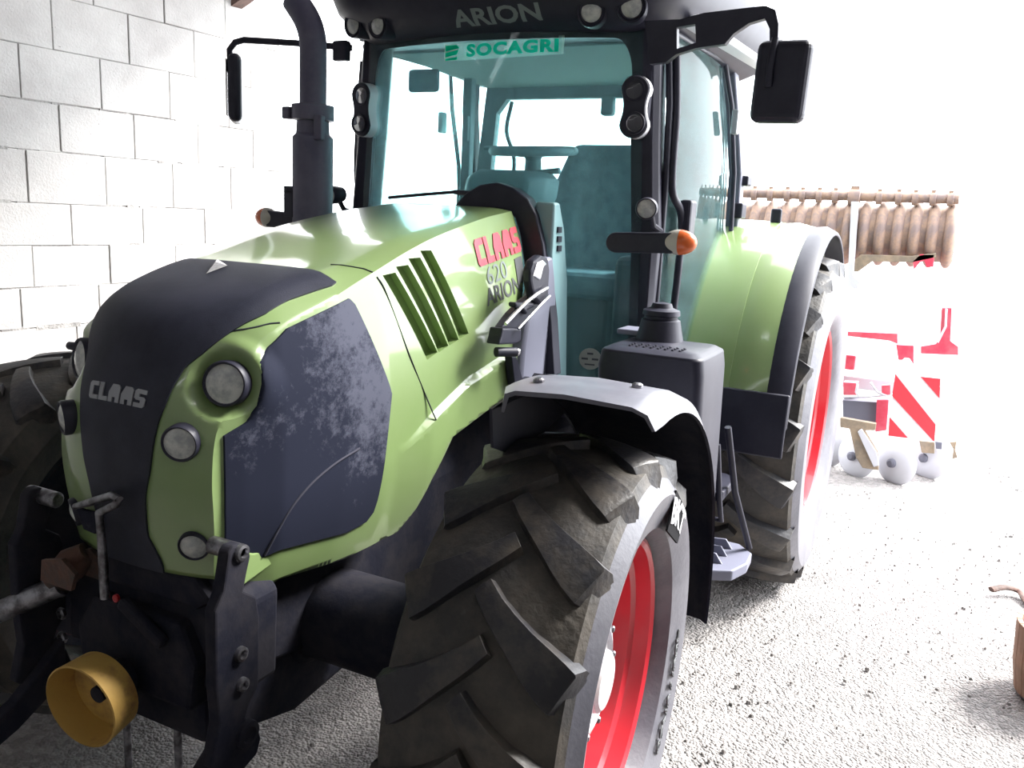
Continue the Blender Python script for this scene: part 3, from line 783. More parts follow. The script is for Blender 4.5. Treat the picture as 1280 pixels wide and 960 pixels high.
for sg in (1, -1):
    ap = [(284, 691), (290, 682), (299, 679), (308, 684), (312, 694), (308, 712), (303, 738), (319, 745), (323, 770), (322, 858), (311, 878), (306, 896), (320, 906), (325, 922), (320, 942), (303, 962), (280, 968), (262, 960), (272, 905), (268, 860), (267, 765), (277, 740)]
    P = [un(x, y, 'x', .37) for x, y in ap]
    b = MB(); b.prism([(sg*.34, q.y, q.z) for q in P], (sg*.035, 0, 0)); arm = b.build('lift_arm', CHASSIS, TR, 0, .006)
    for px, py, r_ in ((301, 690, .020), (300, 817, .019), (302, 855, .018), (308, 917, .036)):
        q = un(px, py, 'x', .376); b = MB()
        b.lathe([(0, r_), (.012, r_*.95), (.014, r_*.6), (.006, r_*.5), (.006, .0008)], Matrix.Translation((sg*.374, q.y, q.z)) @ Matrix.Diagonal((sg, 1, 1, 1)), 18)
        b.build('arm_pin', STEEL if r_ < .03 else CHASSIS, arm, 30)
    b = MB(); q = un(297, 690, 'x', .36); b.lathe([(-.05, .022), (.045, .022), (.05, .016), (.05, .0008)], Matrix.Translation((sg*.33, q.y, q.z)), 14, cap0=True); b.build('arm_top_bolt', STEEL, arm, 30)
    b = MB(); b.loft([[(sg*(.33+a), y, z) for a, z in ((-.02, z0), (.02, z0), (.02, z1), (-.02, z1))] for y, z0, z1 in ((-.47, .50, .62), (-.62, .42, .50), (-.80, .36, .43))])
    b.build('lower_link', CHASSIS, TR, 0, .006)
b = MB(); b.prism([un(x, y, 'x', .30) for x, y in ((300, 735), (345, 702), (352, 688), (340, 684), (318, 692), (302, 690))], (-.02, 0, 0)); b.build('corner_tab', GREEN, TR, 0, .004)
# yellow shaft guard: an open drum with a holed back plate
M_ = aim((-.03, -.56, .60), (.10, -1, -.08))
b = MB(); b.lathe([(0, .106), (.082, .113), (.084, .109), (.004, .102), (.003, .024), (-.004, .024), (0, .106)], M_, 48); drum = b.build('shaft_guard', YELLOW, TR, 40)
for k, a in enumerate((.6, 2.4, 4.4)):
    m2 = M_ @ Matrix.Translation((.045, .1015*math.cos(a), .1015*math.sin(a))); q = MB(); q.box((0, 0, 0), (.014, .02, .02)); q2 = None
b = MB(); b.lathe([(-.1, .05), (-.002, .05), (-.002, .022), (.03, .022), (.032, .001)], M_, 20); b.build('drive_shaft_stub', CHASSIS, TR, 30)
for px, py in ((78, 738), (79, 766), (80, 796)):
    q = un(px, py, 'y', -.463); b = MB(); b.lathe([(0, .018), (.010, .018), (.013, .012), (.004, .010), (.004, .0005)], aim(q, (0, -1, 0)), 6); b.build('casting_bolt', STEEL, TR, 0)
q = un(147, 747, 'y', -.478); b = MB(); b.lathe([(0, .011), (.008, .011), (.010, .006), (.010, .0005)], aim(q, (0, -1, 0)), 10); b.build('red_plug', RED, TR, 0)
# silvery top link lying out to the side, and its rusty fork
A_, B_ = un(78, 730, 'y', -.52), un(-40, 782, 'y', -.62)
b = MB(); b.tube([A_, A_+(B_-A_)*.5, B_], .030, 20); tl = b.build('top_link', STEEL, TR, 50)
b = MB(); b.tube([un(110, 690, 'y', -.48), un(92, 703, 'y', -.50), un(70, 726, 'y', -.52)], [.03, .045, .04], 14)
for o in (-.035, .035):
    q = un(92, 712, 'y', -.52)+Vector((0, o, 0)); b.prism([q+Vector((x, 0, z)) for x, z in ((-.07, -.03), (.05, -.03), (.07, .02), (.02, .05), (-.06, .03))], (0, .012 if o > 0 else -.012, 0))
b.build('top_link_fork', RUST, TR, 40)
b = MB(); b.tube([un(94, 633, 'y', -.53), un(112, 628, 'y', -.55), un(140, 619, 'y', -.57), un(149, 624, 'y', -.58), un(144, 631, 'y', -.58), un(124, 641, 'y', -.57), un(126, 665, 'y', -.56), un(129, 700, 'y', -.55), un(131, 747, 'y', -.54)], [.008, .010, .010, .010, .010, .010, .010, .012, .012], 10)
b.build('linkage_pin', STEEL, TR, 50)
b = MB(); b.prism([un(x, y, 'y', -.535) for x, y in ((94, 634), (122, 642), (124, 660), (118, 668), (104, 662))], (0, .01, 0)); b.build('pin_plate', CHASSIS, TR, 0, .003)
for px in (159, 222):
    q = un(px, 912, 'y', -.40); b = MB(); b.tube([q+Vector((0, 0, .12)), q+Vector((0, 0, -.12))], .011, 10); b.build('hanging_rod', STEEL, TR, 40)
b = MB(); b.loft([[(x, y, z) for x, z in ((-.2, z0), (.2, z0), (.2, z1), (-.2, z1))] for y, z0, z1 in ((-.45, .45, .6), (-.1, .36, .6), (.3, .40, .6))]); b.build('belly_guard', CHASSIS, TR, 0, .02)

# ------------------------------------------------------------------ cab
CABM = BLACK
def apx(z): return float(np.interp(z, [1.1, 1.225, 1.4, 1.775, 2.14, 2.53, 2.6], [.712, .713, .713, .705, .674, .652, .648]))
def apw(z): return float(np.interp(z, [1.1, 1.225, 1.4, 1.775, 2.14, 2.53], [.05, .05, .055, .085, .084, .08]))
for sg in (1, -1):
    zs = [1.08, 1.225, 1.4, 1.6, 1.775, 1.95, 2.14, 2.34, 2.5, 2.6]
    b = MB(); b.loft([[(sg*(apx(z)+a*apw(z)/2), 1.41+c, z) for a, c in ((-1, -.03), (.4, -.05), (1, -.02), (1, .05), (-.6, .05))] for z in zs]); b.build('front_pillar', CABM, TR, 30, .006)
    # door: frame strip, pane, rear post
    dx = lambda z: .752 if z < 2.2 else .752-.10*(z-2.2)
    b = MB(); b.tube([(sg*(dx(z)-.012), 1.43, z) for z in (1.15, 1.4, 1.7, 2.0, 2.3, 2.56)], .014, 8); b.tube([(sg*.755, 1.43, 1.15), (sg*.775, 1.8, 1.12), (sg*.785, 2.12, 1.27), (sg*.785, 2.28, 1.55), (sg*.785, 2.46, 1.80), (sg*.78, 2.42, 2.1), (sg*.765, 2.30, 2.40), (sg*.735, 2.22, 2.58), (sg*.72, 1.8, 2.57), (sg*.716, 1.43, 2.56)], .012, 8)
    door = b.build('door_frame', CABM, TR, 50)
    D = [(1.44, 1.16), (1.8, 1.13), (2.12, 1.28), (2.28, 1.56), (2.45, 1.80), (2.41, 2.1), (2.29, 2.40), (2.21, 2.56), (1.44, 2.55)]
    V, T = cdt(D, .15); sheet('door_pane', V, T, lambda u, v, o: (dx(v)+.02*math.sin(PI*min(1, max(0, (u-1.44)/1.0)))+o, u, v), DGLASS, door, .006, 60, sg < 0)
    b = MB(); b.tube(catmull([(sg*.735, 1.45, 2.50), (sg*.755, 1.45, 2.25), (sg*.762, 1.45, 1.98), (sg*.785, 1.53, 1.88), (sg*.79, 1.54, 1.7), (sg*.78, 1.54, 1.36)], 6), .016, 10); b.build('grab_handle', BLACK, door, 60)
    b = MB(); b.box((sg*.80, 1.57, 1.84), (.05, .09, .20)); b.build('door_latch', BLACK, door, 0, .012)
    for y, z in ((2.53, 1.92), (2.60, 2.07)):
        b = MB(); b.box((sg*.80, y, z), (.05, .10, .075 if z < 2 else .05)); b.build('door_hinge', BLACK, door, 0, .008)
    b = MB(); b.box((sg*.80, 2.26, 2.32), (.03, .05, .11)); b.build('rear_hinge_plate', LETSIL, door, 0, .006)
    b = MB(); b.loft([[(sg*x, y, z) for x, y in ((x0-.035, y0-.03), (x0+.03, y0-.035), (x0+.03, y0+.05), (x0-.035, y0+.05))] for x0, y0, z in ((.77, 2.56, 1.75), (.765, 2.55, 2.1), (.74, 2.45, 2.4), (.71, 2.40, 2.62))]); b.build('rear_pillar', GREYPL if sg > 0 else CABM, TR, 30, .008)
# windscreen
def ws(u, v, o): 
    h = apx(v)-apw(v)*.3; q = u*h
    return (q, 1.395-.11*(1-(u)**2)-.02*(v-1.1)+o*-1, v)
V, T = cdt([(-1, 1.08), (1, 1.08), (1, 2.56), (-1, 2.56)], .13)
WS = sheet('windscreen', V, T, ws, GLASS, TR, -.006, 60)
hole = []
for cx, cy, q in ((.84, 2.40, 0), (-.84, 2.40, 1), (-.90, 1.16, 2), (.90, 1.16, 3)):
    rx, rz = (.10, .125) if q < 2 else (.04, .04)
    for k in range(7): t = PI/2*(q+k/6); hole.append((cx+rx*math.cos(t), cy+rz*math.sin(t)))
V, T = cdt([(-1.04, 1.07), (1.04, 1.07), (1.04, 2.585), (-1.04, 2.585)], .12, [hole])
sheet('windscreen_seal', V, T, lambda u, v, o: Vector(ws(u, v, 0))+Vector((0, -.004+o, 0)), BLACK, WS, -.014, 30)
b = MB(); b.loft([[(x*(apx(z)-.02), 1.395-.11*(1-x*x)-.012+dy, z) for dy, z in ((-.02, zz-.04), (.04, zz-.04), (.04, zz+.03), (-.02, zz+.03))] for zz in (1.07,) for x in np.linspace(-1, 1, 13)]); b.build('windscreen_sill', CABM, TR, 40)
# stickers on the glass
def on_ws(xc, zc): return lambda u, v, w: Vector(ws((xc+u)/(apx(zc+v)-apw(zc+v)*.3), zc+v, .007+w))
q1, q2 = (-.178, .330), (2.505, 2.553)
f_ = on_ws(.075, 2.492)
mb = MB(); mb.add([f_(u, v+.03*u, -.0015) for u, v in ((-.262, -.034), (.262, -.034), (.262, .034), (-.262, .034))]+[f_(u, v+.03*u, 0) for u, v in ((-.262, -.034), (.262, -.034), (.262, .034), (-.262, .034))], [(0, 1, 2, 3), (7, 6, 5, 4), (0, 1, 5, 4), (1, 2, 6, 5), (2, 3, 7, 6), (3, 0, 4, 7)]); strip = mb.build('sunstrip_sticker', FILM, WS, 0)
text_obj('dealer_lettering', fit(text_mesh('SOCAGRI', .064, 1.18, bold=.0034, space=1.12), .395, .050), LETGREEN, WS, lambda u, v, w: f_(u+.045, v+.03*u, .002))
letters('dealer_emblem', [[(-.255, .026), (-.20, .026), (-.185, .012), (-.255, .004)], [(-.255, -.002), (-.19, .006), (-.20, -.012), (-.255, -.018)], [(-.255, -.024), (-.195, -.022), (-.2, -.032), (-.255, -.032)]], lambda u, v, w: f_(u, v+.03*u, .001+w), LETGREEN, WS, .001)
f2 = on_ws(.512, 1.283); mb = MB(); n = 28
for rr in (.0, ): pass
mb.add([f2(.045*math.cos(2*PI*k/n), .045*math.sin(2*PI*k/n), .0) for k in range(n)]+[f2(.045*math.cos(2*PI*k/n), .045*math.sin(2*PI*k/n), .002) for k in range(n)], [tuple(range(n)), tuple(range(2*n-1, n-1, -1))]+[(k, (k+1) % n, n+(k+1) % n, n+k) for k in range(n)])
disc = mb.build('round_sticker', CREAM, WS, 0)
letters('sticker_marks', [[(-.012, .018), (.012, .018), (.012, .026), (-.012, .026)], [(-.034, -.004), (-.008, -.004), (-.008, .004), (-.034, .004)], [(.008, -.004), (.034, -.004), (.034, .004), (.008, .004)], [(-.02, -.026), (.02, -.026), (.02, -.020), (-.02, -.020)]], lambda u, v, w: f2(u, v, .003+w), LETDARK, disc, .001)
b = MB(); b.tube([un(486, 247, 'y', 1.22), un(530, 243, 'y', 1.22), un(568, 240, 'y', 1.22)], .007, 8); b.tube([un(568, 240, 'y', 1.22), un(610, 243, 'y', 1.18), un(620, 255, 'y', 1.12)], .01, 8); b.build('wiper', BLACK, TR, 50)

# roof
def plan(ins, z, n=10):
    a0, a1, y0, y1 = .80-ins, .90-ins, 1.12+ins, 2.78-ins; out = []
    def corner(cx, cy, r_, s0, rev=False):
        for k in range(n+1):
            t = s0+PI/2*k/n; out.append((cx+r_*math.cos(t), cy+r_*math.sin(t)))
    r_ = max(.05, .26-ins*.5)
    corner(a1-r_*.5, y1-r_*.5, r_*.5, 0); corner(-a1+r_*.5, y1-r_*.5, r_*.5, PI/2); corner(-a0+r_, y0+r_, r_, PI)
    for x in np.linspace(-a0+r_, a0-r_, 9)[1:-1]: out.append((x, y0-.03*math.cos(x/a0*PI/2)))
    corner(a0-r_, y0+r_, r_, 1.5*PI)
    return [(x, y, z) for x, y in out]
b = MB(); b.loft([plan(.18, 2.545), plan(.16, 2.55), plan(.10, 2.585), plan(.03, 2.66), plan(.0, 2.74), plan(.0, 2.80), plan(.05, 2.87), plan(.2, 2.91)])
ROOF = b.build('roof', BLACK, TR, 35)
b = MB(); b.loft([[(x, y, z) for x, y in ((-.62, 1.5), (.62, 1.5), (.66, 2.55), (-.66, 2.55))] for z in (2.535, 2.555)]); b.build('headliner', HEADL, ROOF, 0)
# pale ribbed underside of the roof overhang, with a small black clip
for sg in (1, -1):
    b = MB(); b.loft([[(sg*x, y, z) for x, y in ((.70, 1.55), (.80, 1.50), (.87, 2.55), (.72, 2.6))] for z in (2.60, 2.635)]); b.build('roof_gutter', WHITEP, ROOF, 0, .006)
def bvh_of(o): return BVHTree.FromPolygons([v.co.copy() for v in o.data.vertices], [tuple(p.vertices) for p in o.data.polygons])
RB = bvh_of(ROOF)
def roof_hit(px, py):
    h = RB.ray_cast(Vector(CAM), Vector(ray(px, py)).normalized()); return h[0], h[1]
pc, _ = roof_hit(619, 19)
def on_roof(u, v, w):
    h = RB.ray_cast(Vector((pc.x+u, .3, pc.z+v*.85+.02*u)), Vector((0, 1, 0)))
    return h[0]-Vector((0, .004, 0)) if h[0] else Vector((pc.x+u, pc.y, pc.z+v))
text_obj('roof_lettering', fit(text_mesh('ARION', .1, 1.4, bold=.003), .385, .062), LETGREY, ROOF, on_roof)
for (xr, yr), r_ in (((740, 15), .040), ((790, 9), .040)):
    c0, n0 = roof_hit(xr, yr)
    for sg in (1, -1):
        d = Vector((sg*.22, -1, -.10)).normalized(); c = Vector((sg*c0.x, c0.y, c0.z))+d*.012; g = lamp('roof_lamp', c, d, r_, .05, TR, lens=LENSW)
        b = MB(); b.lathe([(-.16, r_*1.25), (-.02, r_*1.42), (.004, r_*1.34), (.0, r_*1.14), (-.06, r_*1.1)], aim(c, d), 28); b.build('lamp_pod', BLACK, g, 50)
# twin lamps on the pillars
for sg in (1, -1):
    g = empty('pillar_lamp', TR)
    o = [un(x, y, 'y', 1.30) for x, y in ((793, 113), (793, 154))]; up_, lo_ = Vector((sg*o[0].x, 1.30, o[0].z)), Vector((sg*o[1].x, 1.30, o[1].z))
    d = Vector((sg*.12, -1, -.04)).normalized(); m = aim((up_+lo_)/2, d); hz = (up_.z-lo_.z)/2
    P = []
    for k in range(41):
        t = 2*PI*k/40
        if k == 40: break
        zz = math.sin(t)*(hz+.054); zc = hz if zz > 0 else -hz; rr_ = .054
        a = abs(zz); wdt = math.sqrt(max(0, rr_**2-max(0, a-hz)**2)) if a > hz else .054-.012*math.cos(PI*a/(2*hz))
        P.append((wdt*(1 if math.cos(t) >= 0 else -1), zz))
    b = MB(); b.loft([[m @ Vector((x, q[0]*k, q[1]*(1 if k == 1 else .97))) for q in P] for x, k in ((-.075, .8), (-.065, 1), (0, 1), (.004, .93))]); b.build('lamp_case', BLACK, g, 40)
    b = MB(); b.loft([[m @ Vector((x, q[0]*1.035, q[1]*1.02)) for q in P] for x in (-.074, -.002)], cap=False); sol = b.build('lit_case_side', WHITEP, g, 40)  # white band painted in for the overexposed daylight on the case side
    for c in (up_, lo_):
        ml = aim(c+d*.004, d); b = MB(); b.lathe([(.0, .042), (.008, .041), (.006, .034), (-.0, .03)], ml, 24); b.build('bezel', BLACK, g, 40)
        b = MB(); b.lathe([(.003, .033), (.006, .02), (.0075, .0005)], ml, 24); b.build('lens', LGLASS, g, 60)
        b = MB(); b.lathe([(.0015, .033), (-.012, .02), (-.015, .0005)], ml, 24); b.build('reflector', CHROME, g, 60)
    b = MB(); b.box((sg*(abs(up_.x)+.03), 1.37, (up_.z+lo_.z)/2), (.04, .07, .10)); b.build('lamp_bracket', BLACK, g, 0, .008)
    # indicator arm, its lens and the round lamp above it
    g = empty('indicator', TR)
    A_ = un(768, 303, 'y', 1.0); B_ = un(842, 304, 'y', 1.0); A_ = Vector((sg*A_.x, 1.0, A_.z)); B_ = Vector((sg*B_.x, 1.0, B_.z)); hh = .036
    P = [A_+Vector((-sg*.035*math.sin(t), 0, hh*math.cos(t))) for t in np.linspace(0, PI, 9)]+[B_+Vector((0, 0, -hh)), B_+Vector((0, 0, hh))]
    b = MB(); b.prism(P, (0, .06, 0)); b.build('indicator_arm', BLACK, g, 0, .008)
    c = un(846, 303, 'y', 1.0); c = Vector((sg*c.x, 1.03, c.z)); b = MB(); m = Matrix.Translation(c) @ Matrix.Diagonal((sg, 1, 1, 1)); pr_ = [(.058*math.sin(t)+.0, .044*math.cos(t)) for t in np.linspace(-PI/2, .06, 9)]; b.lathe([(x, max(r_, .0005)) for x, r_ in pr_], m, 26); b.build('pale_lens', WHITEL, g, 60)
    b = MB(); pr_ = [(.062*math.sin(t)+.0, .044*math.cos(t)) for t in np.linspace(.06, PI/2, 9)]; b.lathe([(x, max(r_, .0005)) for x, r_ in pr_], m, 26); b.build('orange_lens', ORANGE, g, 60)
    b = MB(); b.tube([B_+Vector((-sg*.03, .04, 0)), Vector((sg*.72, 1.2, B_.z)), Vector((sg*.72, 1.42, B_.z-.02))], .022, 8); b.build('arm_bracket', BLACK, g, 40)
    c = un(808, 261, 'y', 1.22); c = Vector((sg*c.x, 1.22, c.z)); wl = lamp('round_work_lamp', c, (sg*.2, -1, -.1), .036, .05, TR, lens=LENSW)
    b = MB(); b.tube([c+Vector((0, .05, 0)), c+Vector((0, .10, -.06)), c+Vector((0, .2, -.08))], .012, 8); b.build('lamp_bracket', BLACK, wl, 40)
# mirrors
def arm_plate(sg):
    out = [(806, 26), (850, 24), (880, 16), (930, 10), (957, 7), (969, 12), (973, 30), (970, 113), (962, 113), (962, 36), (956, 23), (936, 29), (917, 42), (906, 55), (870, 60), (845, 68), (832, 78), (812, 80)]
    hole = [(846, 34), (869, 30), (870, 53), (846, 61)]
    po = [un(x, y, 'y', 1.27) for x, y in out]; ph = [un(x, y, 'y', 1.27) for x, y in hole]
    V, T = cdt([(q.x, q.z) for q in po], .05, [[(q.x, q.z) for q in ph]])
    return sheet('mirror_arm', V, T, lambda u, v, o: (u, 1.27-o, v), BLACK, TR, .03, 40, sg < 0)
MA = arm_plate(1)
c = un(977, 103, 'y', 1.25)
g = MB(); R_ = Matrix.Rotation(-.12, 3, 'Z') @ Matrix.Rotation(.03, 3, 'Y')
g.box(c, (.186, .075, .272), R_); mir = g.build('mirror', BLACK, TR, 0, .03, 4)
g = MB(); g.box(c+Vector((0, .039, 0)), (.15, .004, .235), R_); g.build('mirror_glass', CHROME, mir, 0)
g = MB(); g.tube([c+Vector((-.03, -.03, .14)), c+Vector((-.035, -.045, .05)), c+Vector((-.035, -.045, -.02))], .012, 8); g.build('mirror_clamp', BLACK, mir, 50)
c = un(295, 112, 'y', 1.1); g = MB(); R_ = Matrix.Rotation(2.28, 3, 'Z'); g.box(c, (.186, .06, .29), R_); mir = g.build('mirror', BLACK, TR, 0, .028, 4)
g = MB(); g.box(c+R_ @ Vector((0, .037, 0)), (.15, .004, .24), R_); g.build('mirror_glass', CHROME, mir, 0)
g = MB(); g.tube([un(288, 90, 'y', 1.1), un(287, 62, 'y', 1.1), un(294, 53, 'y', 1.1), un(305, 50, 'y', 1.12), un(370, 54, 'y', 1.2), un(440, 60, 'y', 1.3)], .014, 10); g.build('mirror_arm', BLACK, TR, 50)
g = MB(); g.box(un(427, 64, 'y', 1.27), (.075, .04, .085)); g.build('mirror_arm_joint', BLACK, TR, 0, .008)

# exhaust
EXM = mat('exhaust_haze_tint', lin(.07, .066, .11), .55, col2=lin(.1, .095, .14), scale=6)  # purple-grey lift in the colour stands in for lens glow over the stack
ex = empty('exhaust', TR); X0 = un(391, 200, 'y', 1.05).x
b = MB(); b.lathe([(1.55, .085), (2.125, .085), (2.14, .070), (2.20, .066)], Matrix.Translation((X0, 1.05, 0)) @ Matrix.Rotation(-PI/2, 4, 'Y'), 28); b.build('silencer', EXM, ex, 40)
b = MB(); b.lathe([(2.19, .066), (2.195, .088), (2.255, .088), (2.26, .060)], Matrix.Translation((X0, 1.05, 0)) @ Matrix.Rotation(-PI/2, 4, 'Y'), 28); b.build('clamp_band', EXM, ex, 40)
b = MB(); b.box((X0+.075, 1.0, 2.16), (.04, .03, .10)); b.box((X0-.09, 1.0, 2.22), (.04, .04, .05)); b.build('clamp_ears', EXM, ex, 0, .006)
pts = catmull([(X0, 1.05, 2.2), (X0, 1.05, 2.45), (X0-.005, 1.05, 2.53), (X0-.035, 1.05, 2.60), (X0-.095, 1.05, 2.675)], 6)
b = MB(); b.tube(pts, [.056]*len(pts), 22, cap=False); o = b.build('tail_pipe', EXM, ex, 60); sol = o.modifiers.new('wall', 'SOLIDIFY'); sol.thickness = .004
b = MB(); b.tube([un(358, 237, 'y', .98), un(372, 240, 'y', 1.0), un(370, 268, 'y', 1.0)], [.012, .016, .016], 8); b.box(un(364, 252, 'y', 1.0), (.05, .04, .13)); b.build('bracket', BLACK, ex, 0, .006)

# --- rear mudguards
def rear_fender(sg):
    g = empty('rear_fender', TR)
    def arc(R, x0, x1, a0, a1, th, n=40, drop=0.0, front=0.0):
        rings = []
        for i in range(n+1):
            a = math.radians(a0+(a1-a0)*i/n); ca, sa = math.cos(a), math.sin(a)
            def q(x, r_): return (sg*x, 2.80-r_*ca, .84+r_*sa)
            rings.append([q(x0, R), q((x0+x1)/2, R+.006), q(x1, R-drop), q(x1, R-drop-th), q((x0+x1)/2, R-th), q(x0, R-th)])
        b = MB(); b.loft(rings); return b
    arc(1.035, .66, .98, 16, 150, .012).build('fender_shell', GREEN, g, 40)
    arc(1.030, .975, 1.145, 17, 150, .012, drop=.012).build('fender_band', GREEN, g, 40)
    b = arc(1.018, 1.14, 1.245, 9, 150, .02, drop=.02); b.build('rubber_edge', BLACK, g, 40, .006)
    b = arc(1.035, .70, 1.245, 2, 17.5, .02, n=8); o = b.build('mud_flap', BLACK, g, 40, .008)
    b = MB(); P = [(sg*.665, 2.80-1.03*math.cos(math.radians(a)), .84+1.03*math.sin(math.radians(a))) for a in range(16, 151, 6)]
    P += [(sg*.665, 2.80-.6*math.cos(math.radians(a)), .84+.6*math.sin(math.radians(a))) for a in range(148, 15, -12)]
    b.prism(P, (sg*.01, 0, 0)); b.build('inner_wall', BLACK, g, 30)
rear_fender(1); rear_fender(-1)
b = MB(); b.lathe([(-1.0, .16), (-.45, .20), (-.25, .30), (.25, .30), (.45, .20), (1.0, .16)], Matrix.Translation((0, 2.80, .84)), 24, cap0=True, cap1=True); b.build('rear_axle', CHASSIS, TR, 40)
c = un(999, 258, 'z', 1.93); b = MB(); b.box((.95, 2.72, 1.905), (.055, .03, .075)); b.box((.95, 2.72, 1.86), (.02, .02, .06)); b.build('fender_lamp', MATS['dirty_teal_glass'] if False else BLACK, TR, 0, .01)

# --- step box (dark tank with a perforated top and an air intake cap) and the steps
def tk(y_, z_): return y_
b = MB()
rings = []
for z, y0, y1, xi_, xo in ((.56, .95, 1.22, .78, 1.07), (.60, .92, 1.24, .74, 1.105), (1.0, .86, 1.20, .735, 1.105), (1.36, .80, 1.16, .735, 1.105), (1.415, .80, 1.15, .745, 1.098), (1.428, .83, 1.13, .77, 1.075)):
    P = []
    for cx, cy, s0 in ((xo-.04, y1-.04, 0), (xi_+.04, y1-.04, 1), (xi_+.04, y0+.04, 2), (xo-.04, y0+.04, 3)):
        for k in range(5):
            t = PI/2*(s0+k/4); P.append((cx+.04*math.cos(t), cy+.04*math.sin(t), z))
    rings.append(P)
b.loft(rings); TANK = b.build('step_box', BLACK, TR, 40, .006)
for i in range(8):
    for j in range(3):
        b = MB(); b.lathe([(0, .006), (.006, .005), (.007, .001)], aim((.835+.025*i, .86+.028*j, 1.427), (0, 0, 1)), 6)
        if i == 0 and j == 0: stud = b.build('grip_stud', BLACK, TANK, 0); stud.location = (0, 0, 0)
        else:
            s_ = stud.copy(); COL.objects.link(s_); s_.parent = TANK; s_.location = (.025*i, .028*j, 0)
b = MB(); b.lathe([(1.42, .088), (1.47, .076), (1.50, .070), (1.505, .060), (1.515, .060), (1.518, .068), (1.535, .066), (1.545, .040), (1.56, .034), (1.565, .0008)], Matrix.Translation((.865, 1.10, 0)) @ Matrix.Rotation(-PI/2, 4, 'Y'), 30); b.build('filler_cap', BLACK, TANK, 35)
b = MB(); b.box((.745, 1.17, 1.44), (.10, .12, .02)); b.build('box_bracket', GREYPL, TR, 0, .005)
STP = empty('cab_steps', TR)
b = MB(); P = [(.86, 1.30), (1.08, 1.28), (1.17, 1.33), (1.205, 1.44), (1.20, 1.56), (1.13, 1.64), (.86, 1.66)]
b.prism([(x, y, .47) for x, y in P], (0, 0, .045)); b.build('step_plate', GREYPL, STP, 0, .006)
for k in range(3):
    b = MB(); y = 1.37+.09*k; b.prism([(.95, y, .513), (1.12, y, .513), (1.09, y, .555), (.98, y, .545)], (0, .012, 0)); b.build('step_tooth', GREYPL, STP, 0, .003)
b = MB(); P = [(.80, 1.32), (1.05, 1.30), (1.10, 1.36), (1.10, 1.58), (1.05, 1.62), (.80, 1.62)]; b.prism([(x, y, .78) for x, y in P], (0, 0, .04)); b.build('step_plate', BLACK, STP, 0, .006)
b = MB(); b.tube([(1.09, 1.36, 1.08), (1.125, 1.45, .80), (1.18, 1.60, .52)], .014, 8); b.tube([(1.07, 1.30, 1.02), (1.09, 1.34, .78), (1.10, 1.36, .70), (1.05, 1.37, .70)], .012, 8); b.build('step_rail', BLACK, STP, 50)
b = MB(); b.loft([[(x, y, z) for x, y in ((.62, 1.25), (.80, 1.28), (.80, 1.66), (.62, 1.66))] for z in (.5, 1.1)]); b.build('step_side_plate', CHASSIS, TR, 0, .01)

# --- cab floor, rear wall, rear window and the inside
b = MB(); b.prism([(x, 1.36, 1.02) for x in (-.70, .70)]+[(.76, 1.9, 1.02), (.74, 2.58, 1.02), (-.74, 2.58, 1.02), (-.76, 1.9, 1.02)], (0, 0, .07)); b.build('cab_floor', BLACK, TR, 0, .01)
b = MB(); b.box((0, 2.60, 1.30), (1.44, .05, .5)); b.build('cab_rear_wall', BLACK, TR, 0, .01)
b = MB(); P = [(-.70, 1.54), (.70, 1.54), (.72, 2.0), (.66, 2.62), (-.66, 2.62), (-.72, 2.0)]; H = [(-.60, 1.62), (.60, 1.62), (.63, 2.0), (.60, 2.40), (.54, 2.475), (-.54, 2.475), (-.60, 2.40), (-.63, 2.0)]
V, T = cdt(P, .2, [H]); RWF = sheet('rear_window_frame', V, T, lambda u, v, o: (u, 2.56+o, v), DASH, TR, .05, 30)
V, T = cdt(H, .3); sheet('rear_pane', V, T, lambda u, v, o: (u, 2.54+o, v), DGLASS, RWF, .006, 0)
b = MB(); b.tube(catmull([(-.50, 2.50, 2.46), (-.52, 2.49, 2.3), (-.46, 2.48, 2.15), (-.47, 2.48, 1.95)], 6), .012, 8); b.build('wiring_loom', DASH, RWF, 60)
b = MB(); b.box((.07, 2.50, 2.43), (.07, .06, .10)); b.build('window_latch', DASH, RWF, 0, .015)
b = MB(); b.box((-.60, 2.2, 2.2), (.05, .05, .75)); b.box((-.585, 2.17, 2.28), (.012, .03, .13)); b.build('left_post', DASH, TR, 0, .012)
b = MB(); b.box((-.45, 1.52, 2.42), (.16, .03, .10)); b.build('inside_mirror', SEAT, TR, 0, .02)
st_ = empty('driver_seat', TR)
b = MB(); b.loft([[(.24+x*w_, y+dy, z) for x, dy in ((-1, -.06), (-.8, -.09), (.8, -.09), (1, -.06), (1, .03), (.8, .06), (-.8, .06), (-1, .03))] for y, w_, z in ((2.10, .36, 1.55), (2.12, .34, 1.75), (2.16, .28, 2.0), (2.19, .23, 2.14), (2.20, .19, 2.20))]); b.build('seat_back', SEAT, st_, 40, .015)
b = MB(); b.box((.22, 1.92, 1.55), (.52, .50, .12)); b.build('seat_cushion', SEAT, st_, 0, .04, 3)
b = MB(); b.box((.22, 1.95, 1.30), (.36, .36, .42)); b.build('seat_base', BLACK, st_, 0, .03)
b = MB(); b.box((.56, 1.95, 1.42), (.18, .62, .55)); b.build('side_console', BLACK, TR, 0, .04, 3)
b = MB(); b.loft([[(x*w_, y+dy, z) for x, dy in ((-1, -.02), (-.7, -.10), (.7, -.10), (1, -.02), (1, .12), (-1, .12))] for w_, y, z in ((.17, 1.52, 1.09), (.16, 1.52, 1.6), (.17, 1.50, 1.86), (.20, 1.50, 1.93), (.20, 1.52, 2.00), (.15, 1.55, 2.035))]); b.build('dashboard', DASH, TR, 40, .015)
sw_ = empty('steering_wheel', TR); m = aim((0.02, 1.72, 2.135), (0, -.10, 1))
b = MB()
rr = []
